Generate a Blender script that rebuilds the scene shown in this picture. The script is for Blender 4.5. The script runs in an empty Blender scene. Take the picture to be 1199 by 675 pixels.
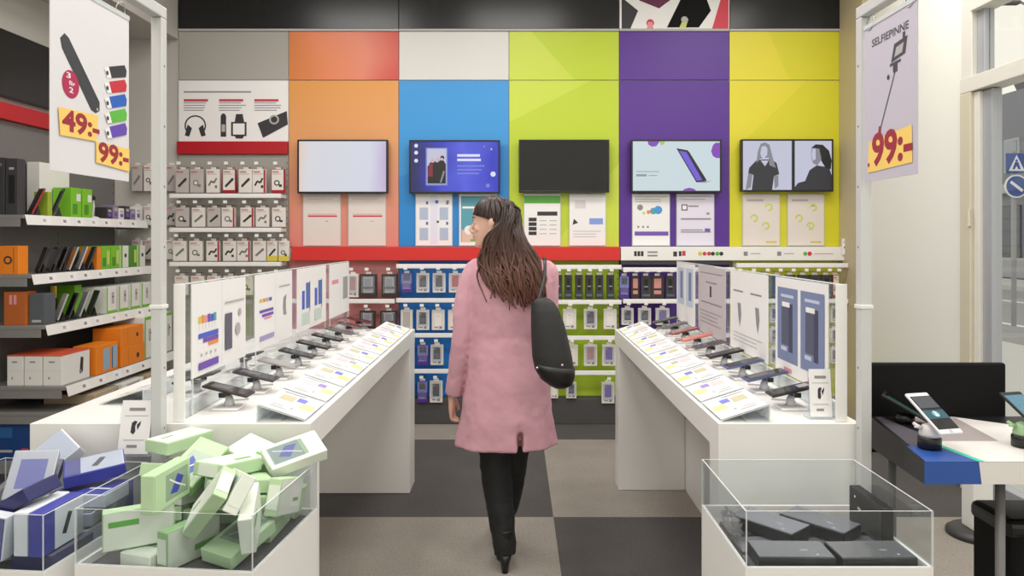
import bpy, bmesh, math, random
from mathutils import Vector, Matrix, Euler, Quaternion
RNG = random.Random(7)
SC = bpy.context.scene
COL = SC.collection
V = Vector
# ---- camera model (metres; camera looks along +Y from eye height) ----
FPX, PCX, PCY, EYE = 850.0, 603.0, 279.0, 1.5
def wx(px, Y): return (px - PCX) * Y / FPX
def wz(py, Y): return EYE - (py - PCY) * Y / FPX
ORD = ['first', 'second', 'third', 'fourth', 'fifth', 'sixth', 'seventh', 'eighth', 'ninth', 'tenth', 'eleventh', 'twelfth']

# ---------------------------------------------------------------- materials
def lin(c):
    out = []
    for v in c:
        v = v / 255.0
        out.append(v / 12.92 if v <= 0.04045 else ((v + 0.055) / 1.055) ** 2.4)
    return (out[0], out[1], out[2], 1.0)
MATS = {}
def mat(name, rgb, rough=0.5, metal=0.0, spec=0.5, noise=0.0, nscale=20.0, bump=0.0, bscale=200.0, coat=0.0):
    if name in MATS: return MATS[name]
    m = bpy.data.materials.new(name); m.use_nodes = True
    nt = m.node_tree; b = nt.nodes['Principled BSDF']
    col = lin(rgb)
    b.inputs['Base Color'].default_value = col
    b.inputs['Roughness'].default_value = rough
    b.inputs['Metallic'].default_value = metal
    b.inputs['Specular IOR Level'].default_value = spec
    b.inputs['Coat Weight'].default_value = coat
    tc = nt.nodes.new('ShaderNodeTexCoord')
    if noise:
        n = nt.nodes.new('ShaderNodeTexNoise'); n.inputs['Scale'].default_value = nscale; n.inputs['Detail'].default_value = 4
        nt.links.new(tc.outputs['Object'], n.inputs['Vector'])
        r = nt.nodes.new('ShaderNodeMapRange')
        r.inputs['To Min'].default_value = 1 - noise; r.inputs['To Max'].default_value = 1 + noise
        nt.links.new(n.outputs['Fac'], r.inputs['Value'])
        mx = nt.nodes.new('ShaderNodeVectorMath'); mx.operation = 'SCALE'
        mx.inputs[0].default_value = col[:3]
        nt.links.new(r.outputs['Result'], mx.inputs['Scale'])
        nt.links.new(mx.outputs['Vector'], b.inputs['Base Color'])
    if bump:
        n = nt.nodes.new('ShaderNodeTexNoise'); n.inputs['Scale'].default_value = bscale; n.inputs['Detail'].default_value = 3
        nt.links.new(tc.outputs['Object'], n.inputs['Vector'])
        bp = nt.nodes.new('ShaderNodeBump'); bp.inputs['Strength'].default_value = bump; bp.inputs['Distance'].default_value = 0.004
        nt.links.new(n.outputs['Fac'], bp.inputs['Height'])
        nt.links.new(bp.outputs['Normal'], b.inputs['Normal'])
    MATS[name] = m
    return m
def emis(name, rgb, strength=1.0):
    if name in MATS: return MATS[name]
    m = bpy.data.materials.new(name); m.use_nodes = True
    nt = m.node_tree
    b = nt.nodes['Principled BSDF']
    b.inputs['Base Color'].default_value = (0.01, 0.01, 0.01, 1); b.inputs['Roughness'].default_value = 0.25
    b.inputs['Emission Color'].default_value = lin(rgb); b.inputs['Emission Strength'].default_value = strength
    MATS[name] = m
    return m
def ramp_mat(name, stops, axis, lo, hi, emission=0.0, rough=0.45, warp=0.0, wscale=3.0):
    """printed or shown colour gradient along an object axis"""
    if name in MATS: return MATS[name]
    m = bpy.data.materials.new(name); m.use_nodes = True
    nt = m.node_tree; b = nt.nodes['Principled BSDF']
    tc = nt.nodes.new('ShaderNodeTexCoord'); sp = nt.nodes.new('ShaderNodeSeparateXYZ')
    nt.links.new(tc.outputs['Object'], sp.inputs[0])
    mr = nt.nodes.new('ShaderNodeMapRange'); mr.inputs['From Min'].default_value = lo; mr.inputs['From Max'].default_value = hi
    nt.links.new(sp.outputs['XYZ'.index(axis)], mr.inputs['Value'])
    src = mr.outputs['Result']
    if warp:
        n = nt.nodes.new('ShaderNodeTexNoise'); n.inputs['Scale'].default_value = wscale; n.inputs['Detail'].default_value = 0
        nt.links.new(tc.outputs['Object'], n.inputs['Vector'])
        ma = nt.nodes.new('ShaderNodeMath'); ma.operation = 'MULTIPLY_ADD'; ma.inputs[1].default_value = warp; 
        nt.links.new(n.outputs['Fac'], ma.inputs[0]); nt.links.new(src, ma.inputs[2])
        mb = nt.nodes.new('ShaderNodeMath'); mb.operation = 'SUBTRACT'; mb.inputs[1].default_value = warp * 0.5
        nt.links.new(ma.outputs[0], mb.inputs[0]); src = mb.outputs[0]
    cr = nt.nodes.new('ShaderNodeValToRGB')
    el = cr.color_ramp.elements
    while len(el) < len(stops): el.new(0.5)
    for e, (p, c) in zip(el, stops): e.position = p
    for e, (p, c) in zip(el, stops): e.color = lin(c)
    nt.links.new(src, cr.inputs[0])
    b.inputs['Roughness'].default_value = rough
    if emission:
        b.inputs['Base Color'].default_value = (0.01, 0.01, 0.01, 1)
        nt.links.new(cr.outputs[0], b.inputs['Emission Color']); b.inputs['Emission Strength'].default_value = emission
    else:
        nt.links.new(cr.outputs[0], b.inputs['Base Color'])
    MATS[name] = m
    return m
def clear_mat(name, tint=(250, 252, 252), ior=1.35, rough=0.02, haze=0.0, edge=0.55):
    if name in MATS: return MATS[name]
    m = bpy.data.materials.new(name); m.use_nodes = True
    nt = m.node_tree; nt.nodes.remove(nt.nodes['Principled BSDF'])
    out = nt.nodes['Material Output']
    t = nt.nodes.new('ShaderNodeBsdfTransparent'); t.inputs[0].default_value = lin(tint)
    g = nt.nodes.new('ShaderNodeBsdfGlossy'); g.inputs['Roughness'].default_value = rough; g.inputs['Color'].default_value = (1, 1, 1, 1)
    lw = nt.nodes.new('ShaderNodeLayerWeight')
    pw = nt.nodes.new('ShaderNodeMath'); pw.operation = 'POWER'; pw.inputs[1].default_value = 4.0
    nt.links.new(lw.outputs['Facing'], pw.inputs[0])
    fr = nt.nodes.new('ShaderNodeMath'); fr.operation = 'MULTIPLY_ADD'; fr.inputs[1].default_value = edge; fr.inputs[2].default_value = ((ior - 1) / (ior + 1)) ** 2
    nt.links.new(pw.outputs[0], fr.inputs[0])
    mx = nt.nodes.new('ShaderNodeMixShader')
    nt.links.new(fr.outputs[0], mx.inputs[0]); nt.links.new(t.outputs[0], mx.inputs[1]); nt.links.new(g.outputs[0], mx.inputs[2])
    last = mx
    if haze:
        d = nt.nodes.new('ShaderNodeBsdfDiffuse'); d.inputs[0].default_value = (0.85, 0.87, 0.88, 1)
        m2 = nt.nodes.new('ShaderNodeMixShader'); m2.inputs[0].default_value = haze
        nt.links.new(mx.outputs[0], m2.inputs[1]); nt.links.new(d.outputs[0], m2.inputs[2]); last = m2
    nt.links.new(last.outputs[0], out.inputs[0])
    MATS[name] = m
    return m

# ---------------------------------------------------------------- mesh builder
def frame_from(d):
    d = d.normalized()
    a = V((0, 0, 1)) if abs(d.z) < 0.9 else V((1, 0, 0))
    u = d.cross(a).normalized(); w = u.cross(d).normalized()
    return u, w
BOXCACHE = {}
def box_geo(d, bev, seg):
    k = (tuple(round(x, 5) for x in d), round(bev, 5), seg)
    if k in BOXCACHE: return BOXCACHE[k]
    bm = bmesh.new(); bmesh.ops.create_cube(bm, size=1.0)
    for v in bm.verts: v.co = V((v.co.x * d[0], v.co.y * d[1], v.co.z * d[2]))
    if bev > 0:
        bmesh.ops.bevel(bm, geom=bm.edges[:], offset=min(bev, min(d) * 0.45), segments=seg, profile=0.5, affect='EDGES')
    bm.verts.index_update()
    r = ([v.co.copy() for v in bm.verts], [[v.index for v in f.verts] for f in bm.faces]); bm.free()
    BOXCACHE[k] = r
    return r
TXT = {}
def text_geo(s, bold=0.0):
    k = (s, bold)
    if k in TXT: return TXT[k]
    cu = bpy.data.curves.new('txt', 'FONT'); cu.body = s; cu.size = 1.0; cu.offset = bold; cu.resolution_u = 3
    ob = bpy.data.objects.new('txt', cu); COL.objects.link(ob)
    dg = bpy.context.evaluated_depsgraph_get()
    me = bpy.data.meshes.new_from_object(ob.evaluated_get(dg))
    vs = [v.co.copy() for v in me.vertices]; fs = [list(p.vertices) for p in me.polygons]
    bpy.data.objects.remove(ob); bpy.data.curves.remove(cu); bpy.data.meshes.remove(me)
    x0 = min(v.x for v in vs); x1 = max(v.x for v in vs); y0 = min(v.y for v in vs); y1 = max(v.y for v in vs)
    r = ([((v.x - x0) / (x1 - x0), (v.y - y0) / (y1 - y0)) for v in vs], fs)
    TXT[k] = r
    return r
class MB:
    def __init__(s): s.v = []; s.f = []; s.m = []; s.s = []; s.mats = []
    def mi(s, m):
        if m not in s.mats: s.mats.append(m)
        return s.mats.index(m)
    def add(s, vs, fs, m, M=None, smooth=False):
        b = len(s.v); k = s.mi(m)
        s.v.extend((M @ V(v)) if M else V(v) for v in vs)
        for f in fs:
            s.f.append([b + i for i in f]); s.m.append(k); s.s.append(smooth)
        return s
    def box(s, c, d, m, bev=0.0, M=None, seg=2, rot=None):
        vs, fs = box_geo(d, bev, seg)
        T = Matrix.Translation(V(c))
        if rot is not None: T = T @ Euler(rot).to_matrix().to_4x4()
        if M is not None: T = M @ T
        return s.add(vs, fs, m, T, False)
    def bb(s, x0, x1, y0, y1, z0, z1, m, bev=0.0, M=None, seg=2):
        return s.box(((x0 + x1) / 2, (y0 + y1) / 2, (z0 + z1) / 2), (abs(x1 - x0), abs(y1 - y0), abs(z1 - z0)), m, bev, M, seg)
    def tube(s, pts, r, m, n=10, M=None, smooth=True, flat=None):
        pts = [V(p) for p in pts]
        rs = r if isinstance(r, (list, tuple)) else [r] * len(pts)
        vs, fs = [], []
        d0 = (pts[1] - pts[0]).normalized(); u, w = frame_from(d0)
        if flat is not None:
            u = (V(flat) - d0 * V(flat).dot(d0)).normalized(); w = d0.cross(u).normalized()
        for i, p in enumerate(pts):
            d = (pts[min(i + 1, len(pts) - 1)] - pts[max(i - 1, 0)]).normalized()
            u = (u - d * u.dot(d)).normalized(); w = d.cross(u).normalized()
            rr = rs[i]; ra, rb = rr if isinstance(rr, tuple) else (rr, rr)
            for k in range(n):
                a = 2 * math.pi * k / n
                vs.append(p + u * (ra * math.cos(a)) + w * (rb * math.sin(a)))
        for i in range(len(pts) - 1):
            for k in range(n):
                a, b = i * n + k, i * n + (k + 1) % n
                fs.append([a, b, b + n, a + n])
        fs.append(list(range(n))[::-1]); fs.append([(len(pts) - 1) * n + k for k in range(n)])
        return s.add(vs, fs, m, M, smooth)
    def cyl(s, p0, p1, r0, m, r1=None, n=20, M=None):
        r1 = r0 if r1 is None else r1
        s.tube([p0, p1], [r0, r1], m, n, M, False)
        return s
    def lathe(s, c, prof, m, n=24, M=None, smooth=True):
        """prof: (radius, z) from bottom to top round the vertical through c"""
        vs, fs = [], []
        for r, z in prof:
            for k in range(n):
                a = 2 * math.pi * k / n
                vs.append((c[0] + r * math.cos(a), c[1] + r * math.sin(a), c[2] + z))
        for i in range(len(prof) - 1):
            for k in range(n):
                a, b = i * n + k, i * n + (k + 1) % n
                fs.append([a, b, b + n, a + n])
        fs.append(list(range(n))[::-1]); fs.append([(len(prof) - 1) * n + k for k in range(n)])
        return s.add(vs, fs, m, M, smooth)
    def prism(s, poly, o, U, W, t, m, M=None):
        """polygon (u,w) in the plane o,U,W, grown by t along U x W"""
        o, U, W = V(o), V(U), V(W); N = U.cross(W).normalized()
        n = len(poly)
        vs = [o + U * a + W * b for a, b in poly] + [o + U * a + W * b + N * t for a, b in poly]
        fs = [list(range(n))[::-1], [n + i for i in range(n)]] + [[i, (i + 1) % n, n + (i + 1) % n, n + i] for i in range(n)]
        return s.add(vs, fs, m, M)
    def ell(s, c, r, m, M=None, n=20, k=12):
        vs, fs = [V((0, 0, -1))], []
        for i in range(1, k):
            a = math.pi * i / k - math.pi / 2
            for j in range(n): b = 2 * math.pi * j / n; vs.append(V((math.cos(a) * math.cos(b), math.cos(a) * math.sin(b), math.sin(a))))
        vs.append(V((0, 0, 1)))
        for j in range(n): fs.append([0, 1 + (j + 1) % n, 1 + j])
        for i in range(k - 2):
            for j in range(n): a, b = 1 + i * n + j, 1 + i * n + (j + 1) % n; fs.append([a, b, b + n, a + n])
        e = 1 + (k - 2) * n
        for j in range(n): fs.append([e + j, e + (j + 1) % n, e + n])
        return s.add([V(c) + V((v.x * r[0], v.y * r[1], v.z * r[2])) for v in vs], fs, m, M, True)
    def loft(s, rings, m, M=None, smooth=True):
        n = len(rings[0]); vs = [p for r in rings for p in r]; fs = []
        for i in range(len(rings) - 1):
            for k in range(n):
                a, b = i * n + k, i * n + (k + 1) % n
                fs.append([a, b, b + n, a + n])
        fs.append(list(range(n))[::-1]); fs.append([(len(rings) - 1) * n + k for k in range(n)])
        return s.add(vs, fs, m, M, smooth)
    def build(s, name, parent=None, loc=None, rot=None):
        me = bpy.data.meshes.new(name)
        me.from_pydata([tuple(v) for v in s.v], [], s.f)
        for m in s.mats: me.materials.append(m)
        me.polygons.foreach_set('material_index', s.m)
        me.polygons.foreach_set('use_smooth', s.s)
        me.update()
        o = bpy.data.objects.new(name, me); COL.objects.link(o)
        if parent is not None: o.parent = parent
        if loc is not None: o.location = loc
        if rot is not None: o.rotation_euler = rot
        return o
class Print:
    """flat printing on a face: origin o (lower corner), unit axes U (across) and W (up), printed a hair proud of the face"""
    def __init__(s, mb, o, U, W, w, h, M=None):
        s.mb, s.o, s.U, s.W, s.w, s.h, s.M = mb, V(o), V(U), V(W), w, h, M
        s.N = s.U.cross(s.W).normalized(); s.k = 0
    def poly(s, pts, m, lift=None):
        s.k += 1
        L = 0.0003 + 0.00012 * s.k if lift is None else lift
        vs = [s.o + s.U * (a * s.w) + s.W * (b * s.h) + s.N * L for a, b in pts]
        s.mb.add(vs, [list(range(len(vs)))], m, s.M); return s
    def rect(s, a0, b0, a1, b1, m): return s.poly([(a0, b0), (a1, b0), (a1, b1), (a0, b1)], m)
    def disc(s, a, b, r, m, n=24, sx=1.0):
        q = s.w / s.h
        return s.poly([(a + r * sx * math.cos(2 * math.pi * i / n), b + r * q * math.sin(2 * math.pi * i / n)) for i in range(n)], m)
    def line(s, pts, wd, m):
        for (a0, b0), (a1, b1) in zip(pts, pts[1:]):
            dx, dy = (a1 - a0) * s.w, (b1 - b0) * s.h; L = math.hypot(dx, dy) or 1
            nx, ny = -dy / L * wd / 2, dx / L * wd / 2
            s.poly([(a0 + nx / s.w, b0 + ny / s.h), (a0 - nx / s.w, b0 - ny / s.h), (a1 - nx / s.w, b1 - ny / s.h), (a1 + nx / s.w, b1 + ny / s.h)], m)
            s.k -= 1
        s.k += 1
        return s
    def text(s, t, a0, b0, a1, b1, m, bold=0.0, slope=0.0):
        s.k += 1
        vs, fs = text_geo(t, bold)
        L = 0.0003 + 0.00012 * s.k
        P = [s.o + s.U * ((a0 + x * (a1 - a0)) * s.w) + s.W * ((b0 + y * (b1 - b0) + x * slope) * s.h) + s.N * L for x, y in vs]
        s.mb.add(P, fs, m, s.M); return s
    def lines(s, a0, b0, a1, b1, n, m, fill=0.45, rag=0.25, seed=1):
        r = random.Random(seed); st = (b1 - b0) / n
        for i in range(n):
            e = a1 - (a1 - a0) * rag * r.random()
            s.rect(a0, b1 - st * (i + fill), e, b1 - st * i, m); s.k -= 1
        s.k += 1
        return s

# ---------------------------------------------------------------- scene graph
def tag(o, label=None, cat=None, group=None, kind=None):
    if label: o['label'] = label
    if cat: o['category'] = cat
    if group: o['group'] = group
    if kind: o['kind'] = kind
    return o
def thing(name, label, cat, loc=(0, 0, 0), rot=(0, 0, 0), group=None):
    o = bpy.data.objects.new(name, None); COL.objects.link(o)
    o.empty_display_size = 0.05; o.location = loc; o.rotation_euler = rot
    return tag(o, label, cat, group)
def struct(o, label=None, cat=None): return tag(o, label, cat, None, 'structure')
def fuse(mb, name, parent, voxel, smooth=4, factor=0.5, loc=None, wrinkle=None):
    """weld overlapping solids of mb into one continuous surface"""
    o = mb.build(name)
    r = o.modifiers.new('r', 'REMESH'); r.mode = 'VOXEL'; r.voxel_size = voxel; r.use_smooth_shade = True
    if smooth:
        s = o.modifiers.new('s', 'SMOOTH'); s.iterations = smooth; s.factor = factor
    if wrinkle:                                   # soft cloth folds
        tx = bpy.data.textures.new(name + '_folds', 'CLOUDS'); tx.noise_scale = wrinkle[0]; tx.noise_depth = 2
        d = o.modifiers.new('d', 'DISPLACE'); d.texture = tx; d.strength = wrinkle[1]; d.mid_level = 0.5; d.texture_coords = 'LOCAL'
    dg = bpy.context.evaluated_depsgraph_get()
    me = bpy.data.meshes.new_from_object(o.evaluated_get(dg)); 
    ms = list(o.data.materials)
    old = o.data; o.modifiers.clear(); o.data = me; bpy.data.meshes.remove(old)
    me.name = name
    if not len(me.materials):
        for m in ms: me.materials.append(m)
    me.polygons.foreach_set('use_smooth', [True] * len(me.polygons))
    if parent is not None: o.parent = parent
    if loc is not None: o.location = loc
    return o
# ---------------------------------------------------------------- palette
WHITE = mat('white_laminate', (238, 236, 233), 0.35)
WHITEM = mat('white_metal', (232, 231, 228), 0.35)
PAPER = mat('white_paper', (238, 236, 236), 0.6)
PAPERG = mat('greyish_paper', (196, 188, 192), 0.6)
GREYM = mat('grey_metal', (196, 196, 194), 0.4, 0.2)
STEEL = mat('steel', (190, 190, 190), 0.25, 0.9)
BLACK = mat('black_plastic', (22, 22, 23), 0.35)
BLACKM = mat('black_matt', (13, 13, 14), 0.7, spec=0.2)
DARK = mat('dark_grey', (58, 57, 60), 0.45)
MID = mat('mid_grey', (120, 118, 120), 0.5)
LGREY = mat('light_grey', (178, 176, 176), 0.5)
RED = mat('red_strip', (214, 42, 38), 0.4)
DRED = mat('dark_red_strip', (178, 22, 34), 0.4)
INK = mat('grey_ink', (140, 136, 140), 0.6)
INKD = mat('dark_ink', (52, 50, 54), 0.6)
INKR = mat('red_ink', (196, 62, 74), 0.6)
INKP = mat('purple_ink', (118, 84, 178), 0.6)
INKB = mat('blue_ink', (82, 96, 200), 0.6)
INKY = mat('yellow_ink', (214, 196, 70), 0.6)
INKG = mat('green_ink', (98, 176, 74), 0.6)
INKO = mat('orange_ink', (236, 140, 60), 0.6)
OLIVE = mat('olive_ink', (168, 162, 112), 0.6)
LIMEI = mat('lime_ink', (196, 210, 110), 0.6)
PINKI = mat('pink_ink', (226, 150, 160), 0.6)
CLEAR = clear_mat('clear_acrylic', (248, 250, 251), 1.22, 0.02, 0.015)
CLEARE = clear_mat('acrylic_edge', (236, 242, 244), 1.5, 0.1, 0.55)
BAGGY = clear_mat('clear_wrap', (244, 246, 250), 1.5, 0.12, 0.06)
GLASS = clear_mat('window_glass', (253, 254, 254), 1.3, 0.0, 0.0, 0.22)

def plate(mb, x0, x1, y0, y1, z0, z1, M=None):
    """acrylic sheet: clear faces, brighter sawn edges"""
    d = (x1 - x0, y1 - y0, z1 - z0); t = d.index(min(d))
    vs = [(x, y, z) for x in (x0, x1) for y in (y0, y1) for z in (z0, z1)]
    F = {0: [[0, 1, 3, 2], [4, 6, 7, 5]], 1: [[0, 4, 5, 1], [2, 3, 7, 6]], 2: [[0, 2, 6, 4], [1, 5, 7, 3]]}
    for k in range(3):
        mb.add(vs, F[k], CLEAR if k == t else CLEARE, M)

# ---------------------------------------------------------------- the room
def carpet():
    m = bpy.data.materials.new('carpet_tiles'); m.use_nodes = True; nt = m.node_tree; b = nt.nodes['Principled BSDF']
    tc = nt.nodes.new('ShaderNodeTexCoord')
    mp = nt.nodes.new('ShaderNodeMapping'); mp.inputs['Location'].default_value = (-0.206 / 1.5, -0.9 / 1.5, 0.5); mp.inputs['Scale'].default_value = (1 / 1.5, 1 / 1.5, 0)
    nt.links.new(tc.outputs['Object'], mp.inputs[0])
    ck = nt.nodes.new('ShaderNodeTexChecker'); ck.inputs['Scale'].default_value = 1.0
    ck.inputs[2].default_value = lin((152, 145, 137)); ck.inputs[1].default_value = lin((88, 85, 84))
    nt.links.new(mp.outputs[0], ck.inputs[0])
    n1 = nt.nodes.new('ShaderNodeTexNoise'); n1.inputs['Scale'].default_value = 90; n1.inputs['Detail'].default_value = 5; n1.inputs['Roughness'].default_value = 0.7
    n2 = nt.nodes.new('ShaderNodeTexNoise'); n2.inputs['Scale'].default_value = 4; n2.inputs['Detail'].default_value = 3
    for n in (n1, n2): nt.links.new(tc.outputs['Object'], n.inputs['Vector'])
    a = nt.nodes.new('ShaderNodeMapRange'); a.inputs['From Min'].default_value = 0.25; a.inputs['From Max'].default_value = 0.75; a.inputs['To Min'].default_value = 0.72; a.inputs['To Max'].default_value = 1.22
    nt.links.new(n1.outputs['Fac'], a.inputs[0])
    c = nt.nodes.new('ShaderNodeMapRange'); c.inputs['To Min'].default_value = 0.85; c.inputs['To Max'].default_value = 1.12
    nt.links.new(n2.outputs['Fac'], c.inputs[0])
    mu = nt.nodes.new('ShaderNodeMath'); mu.operation = 'MULTIPLY'; nt.links.new(a.outputs[0], mu.inputs[0]); nt.links.new(c.outputs[0], mu.inputs[1])
    vm = nt.nodes.new('ShaderNodeVectorMath'); vm.operation = 'SCALE'
    nt.links.new(ck.outputs[0], vm.inputs[0]); nt.links.new(mu.outputs[0], vm.inputs['Scale'])
    nt.links.new(vm.outputs[0], b.inputs['Base Color']); b.inputs['Roughness'].default_value = 0.9; b.inputs['Specular IOR Level'].default_value = 0.15
    bp = nt.nodes.new('ShaderNodeBump'); bp.inputs['Strength'].default_value = 0.5; bp.inputs['Distance'].default_value = 0.004
    nt.links.new(n1.outputs['Fac'], bp.inputs['Height']); nt.links.new(bp.outputs[0], b.inputs['Normal'])
    return m
WALLW = mat('painted_wall_white', (238, 237, 231), 0.6, noise=0.02, nscale=2)
WALLG = mat('painted_wall_grey', (188, 186, 180), 0.6, noise=0.02, nscale=2)
BEIGE = mat('painted_beige', (196, 182, 152), 0.55, noise=0.02, nscale=3)
XL, XR, YB, ZC = -3.25, 2.7, 5.96, 3.75
struct(MB().bb(XL - 0.1, XR + 0.1, -1.5, YB + 0.1, -0.1, 0, carpet()).build('floor'))
struct(MB().bb(XL - 0.1, XR + 0.1, -1.5, YB + 0.1, ZC, ZC + 0.1, WALLW).build('ceiling'))
struct(MB().bb(XL - 0.1, XR + 0.1, YB, YB + 0.1, 0, ZC, WALLG).build('wall_back'))
struct(MB().bb(XL - 0.1, XL, -1.5, YB, 0, ZC, WALLG).build('wall_left'))
struct(MB().bb(XL, -2.76, -1.5, YB, 3.13, ZC, WALLG, 0.004).build('trim_1'), 'boxed grey bulkhead above the shelf wall', 'bulkhead')
WN, WF, DZ, TZ = -1.0, 4.36, 2.36, 2.83      # glazed bay: near end, far end, door head, upper bar
w = MB()
w.bb(XR, XR + 0.1, WF, YB, 0, ZC, WALLW)
w.bb(XR, XR + 0.1, WN, WF, 3.45, ZC, WALLW)
w.bb(XR, XR + 0.1, -1.5, WN, 0, ZC, WALLW)
struct(w.build('wall_right'))
struct(MB().bb(2.655, XR, 5.55, YB, 0, ZC, BEIGE, 0.006).build('trim_2'), 'beige pilaster in the corner by the window', 'pilaster')
FRAMEW = mat('window_frame_white', (222, 219, 210), 0.4)
FRAMEB = mat('door_frame_cream', (208, 200, 180), 0.4)
FRAMEL = mat('grey_frame_inner', (170, 172, 178), 0.35, 0.2)
# door (fully glazed, cream frame) under a transom window
d = MB()
d.bb(XR - 0.03, XR + 0.1, WF - 0.10, WF, 0, DZ, FRAMEB, 0.005)
d.bb(XR - 0.03, XR + 0.1, WN, WF, DZ, DZ + 0.09, FRAMEW, 0.005)
door = struct(d.build('door_1'))
d = MB()
d.bb(XR - 0.01, XR + 0.05, WF - 0.155, WF - 0.102, 0.02, DZ - 0.005, FRAMEW, 0.004)
d.bb(XR + 0.01, XR + 0.07, WF - 0.235, WF - 0.155, 0.02, DZ - 0.005, FRAMEL, 0.004)
d.bb(XR - 0.01, XR + 0.07, WN, WF - 0.235, 0.0, 0.12, FRAMEL, 0.004)
d.build('door_stile', door)
d = MB()
for z in (0.72, 1.62): d.cyl((XR - 0.035, WF - 0.10, z - 0.05), (XR - 0.035, WF - 0.10, z + 0.05), 0.011, FRAMEB)
d.build('hinge', door)
MB().bb(XR + 0.035, XR + 0.043, WN, WF - 0.235, 0.12, DZ - 0.005, GLASS).build('door_glass', door)
d = MB()
d.bb(XR - 0.02, XR + 0.09, WF - 0.10, WF, DZ + 0.09, 3.45, FRAMEW, 0.005)
d.bb(XR + 0.01, XR + 0.07, WF - 0.17, WF - 0.10, DZ + 0.09, 3.45, FRAMEL, 0.004)
d.bb(XR - 0.03, XR + 0.09, WN, WF - 0.10, TZ, TZ + 0.07, FRAMEW, 0.005)
win = struct(d.build('window_1'))
MB().bb(XR + 0.035, XR + 0.043, WN, WF - 0.17, DZ + 0.09, TZ, GLASS).build('window_glass', win)
MB().bb(XR + 0.035, XR + 0.043, WN, WF - 0.17, TZ + 0.07, 3.45, GLASS).build('window_glass', win)
struct(MB().bb(XR - 0.012, XR, WF, 5.55, 0, 0.06, DARK, 0.003).build('baseboard_right'))

# ---------------------------------------------------------------- the street outside
ASPH = mat('asphalt', (150, 151, 153), 0.8, noise=0.12, nscale=6)
PAVE = mat('pavement', (196, 197, 196), 0.8, noise=0.06, nscale=3)
FAC = mat('grey_facade', (136, 138, 146), 0.7, noise=0.05, nscale=1)
FACL = mat('pale_ledge', (176, 178, 184), 0.7)
FACW = mat('facade_window', (150, 156, 166), 0.2)
struct(MB().bb(2.8, 40, -5, 60, -0.25, -0.12, ASPH).build('road'))
struct(MB().bb(2.85, 7.2, -5, 60, -0.12, -0.02, PAVE, 0.01).build('pavement'))
struct(MB().bb(15.2, 17.6, -5, 60, -0.12, 0.06, PAVE, 0.01).build('pavement'))
MB_ = MB(); LINE = mat('road_paint', (226, 226, 224), 0.7)
for x in (9.2, 12.6): MB_.bb(x, x + 0.16, -5, 60, -0.119, -0.115, LINE)
struct(MB_.build('road_markings'))
b = MB()
b.bb(19, 20.5, 10, 45, -0.1, 7.1, FAC)
bld = tag(b.build('street_house'), 'grey townhouse across the street with a pale ledge and steep roof', 'building')
b = MB(); b.bb(18.7, 19, 10, 45, 3.2, 3.55, FACL, 0.03); b.bb(18.6, 19, 10, 45, 0.0, 0.75, FACL, 0.03); b.build('ledge', bld)
for y in (21.0, 24.4, 27.7, 31.0):
    b = MB(); b.bb(18.93, 19.02, y - 0.42, y + 0.42, 4.0, 5.3, FACL, 0.02); f = b.build('window', bld)
    b = MB(); b.bb(18.9, 18.95, y - 0.32, y + 0.32, 4.1, 5.2, FACW); b.build('pane', f)
    b = MB(); b.bb(18.9, 19.0, y - 0.5, y + 0.5, 0.75, 2.75, mat('dark_shopfront', (84, 88, 98), 0.25)); b.build('shopfront', bld)
ROOF = mat('grey_roof', (104, 102, 106), 0.7)
b = MB(); b.prism([(20, 7.1), (27.5, 7.1), (27.75, 7.5), (26.9, 7.95), (26.55, 8.5), (26.3, 7.9), (20, 7.7)], (19.9, 0, 0), (0, 1, 0), (0, 0, 1), -0.9, ROOF); b.build('roof', bld)
# street signs on one pole: pedestrian square over no-parking disc
SB = mat('sign_blue', (58, 82, 150), 0.4); SW = mat('sign_white', (226, 230, 236), 0.4)
sx, sy = 9.6, 0
sp = thing('street_sign', 'blue traffic signs on a grey pole across the road', 'traffic sign', (8.61, 12.53, -0.02))
MB().cyl((0, 0, 0), (0, 0, 3.02), 0.04, mat('pole_grey', (150, 152, 156), 0.5), n=12).build('pole', sp)
q = MB(); q.bb(-0.18, 0.18, -0.07, -0.05, 2.64, 2.98, SB, 0.01)
pr = Print(q, (-0.18, -0.0705, 2.64), (1, 0, 0), (0, 0, 1), 0.36, 0.34)
pr.poly([(0.12, 0.1), (0.88, 0.1), (0.5, 0.92)], SW); pr.disc(0.5, 0.62, 0.06, SB); pr.poly([(0.42, 0.55), (0.58, 0.55), (0.7, 0.18), (0.58, 0.18), (0.5, 0.36), (0.4, 0.18), (0.3, 0.18)], SB)
q.build('crossing_plate', sp)
q = MB(); q.cyl((0, -0.05, 2.41), (0, -0.07, 2.41), 0.20, SW, n=32)
pr = Print(q, (-0.2, -0.0705, 2.21), (1, 0, 0), (0, 0, 1), 0.4, 0.4)
pr.disc(0.5, 0.5, 0.44, SB, 32); pr.line([(0.24, 0.70), (0.76, 0.30)], 0.05, SW)
q.build('parking_plate', sp)
# overhead street lamp
lp = thing('street_lamp', 'grey lamp hung high above the street', 'street lamp', (16.25, 22.6, 0.05))
q = MB(); q.tube([(0, 0, 0), (0, 0, 8.3), (-0.15, 0, 8.62), (-0.5, 0, 8.8), (-0.7, 0, 8.8)], [0.09, 0.05, 0.04, 0.035, 0.03], mat('pole_grey', (150, 152, 156)), 12); q.build('pole', lp)
q = MB(); q.box((-0.85, 0, 8.78), (0.6, 0.24, 0.12), ROOF, 0.04); q.build('lamp_head', lp)

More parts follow.
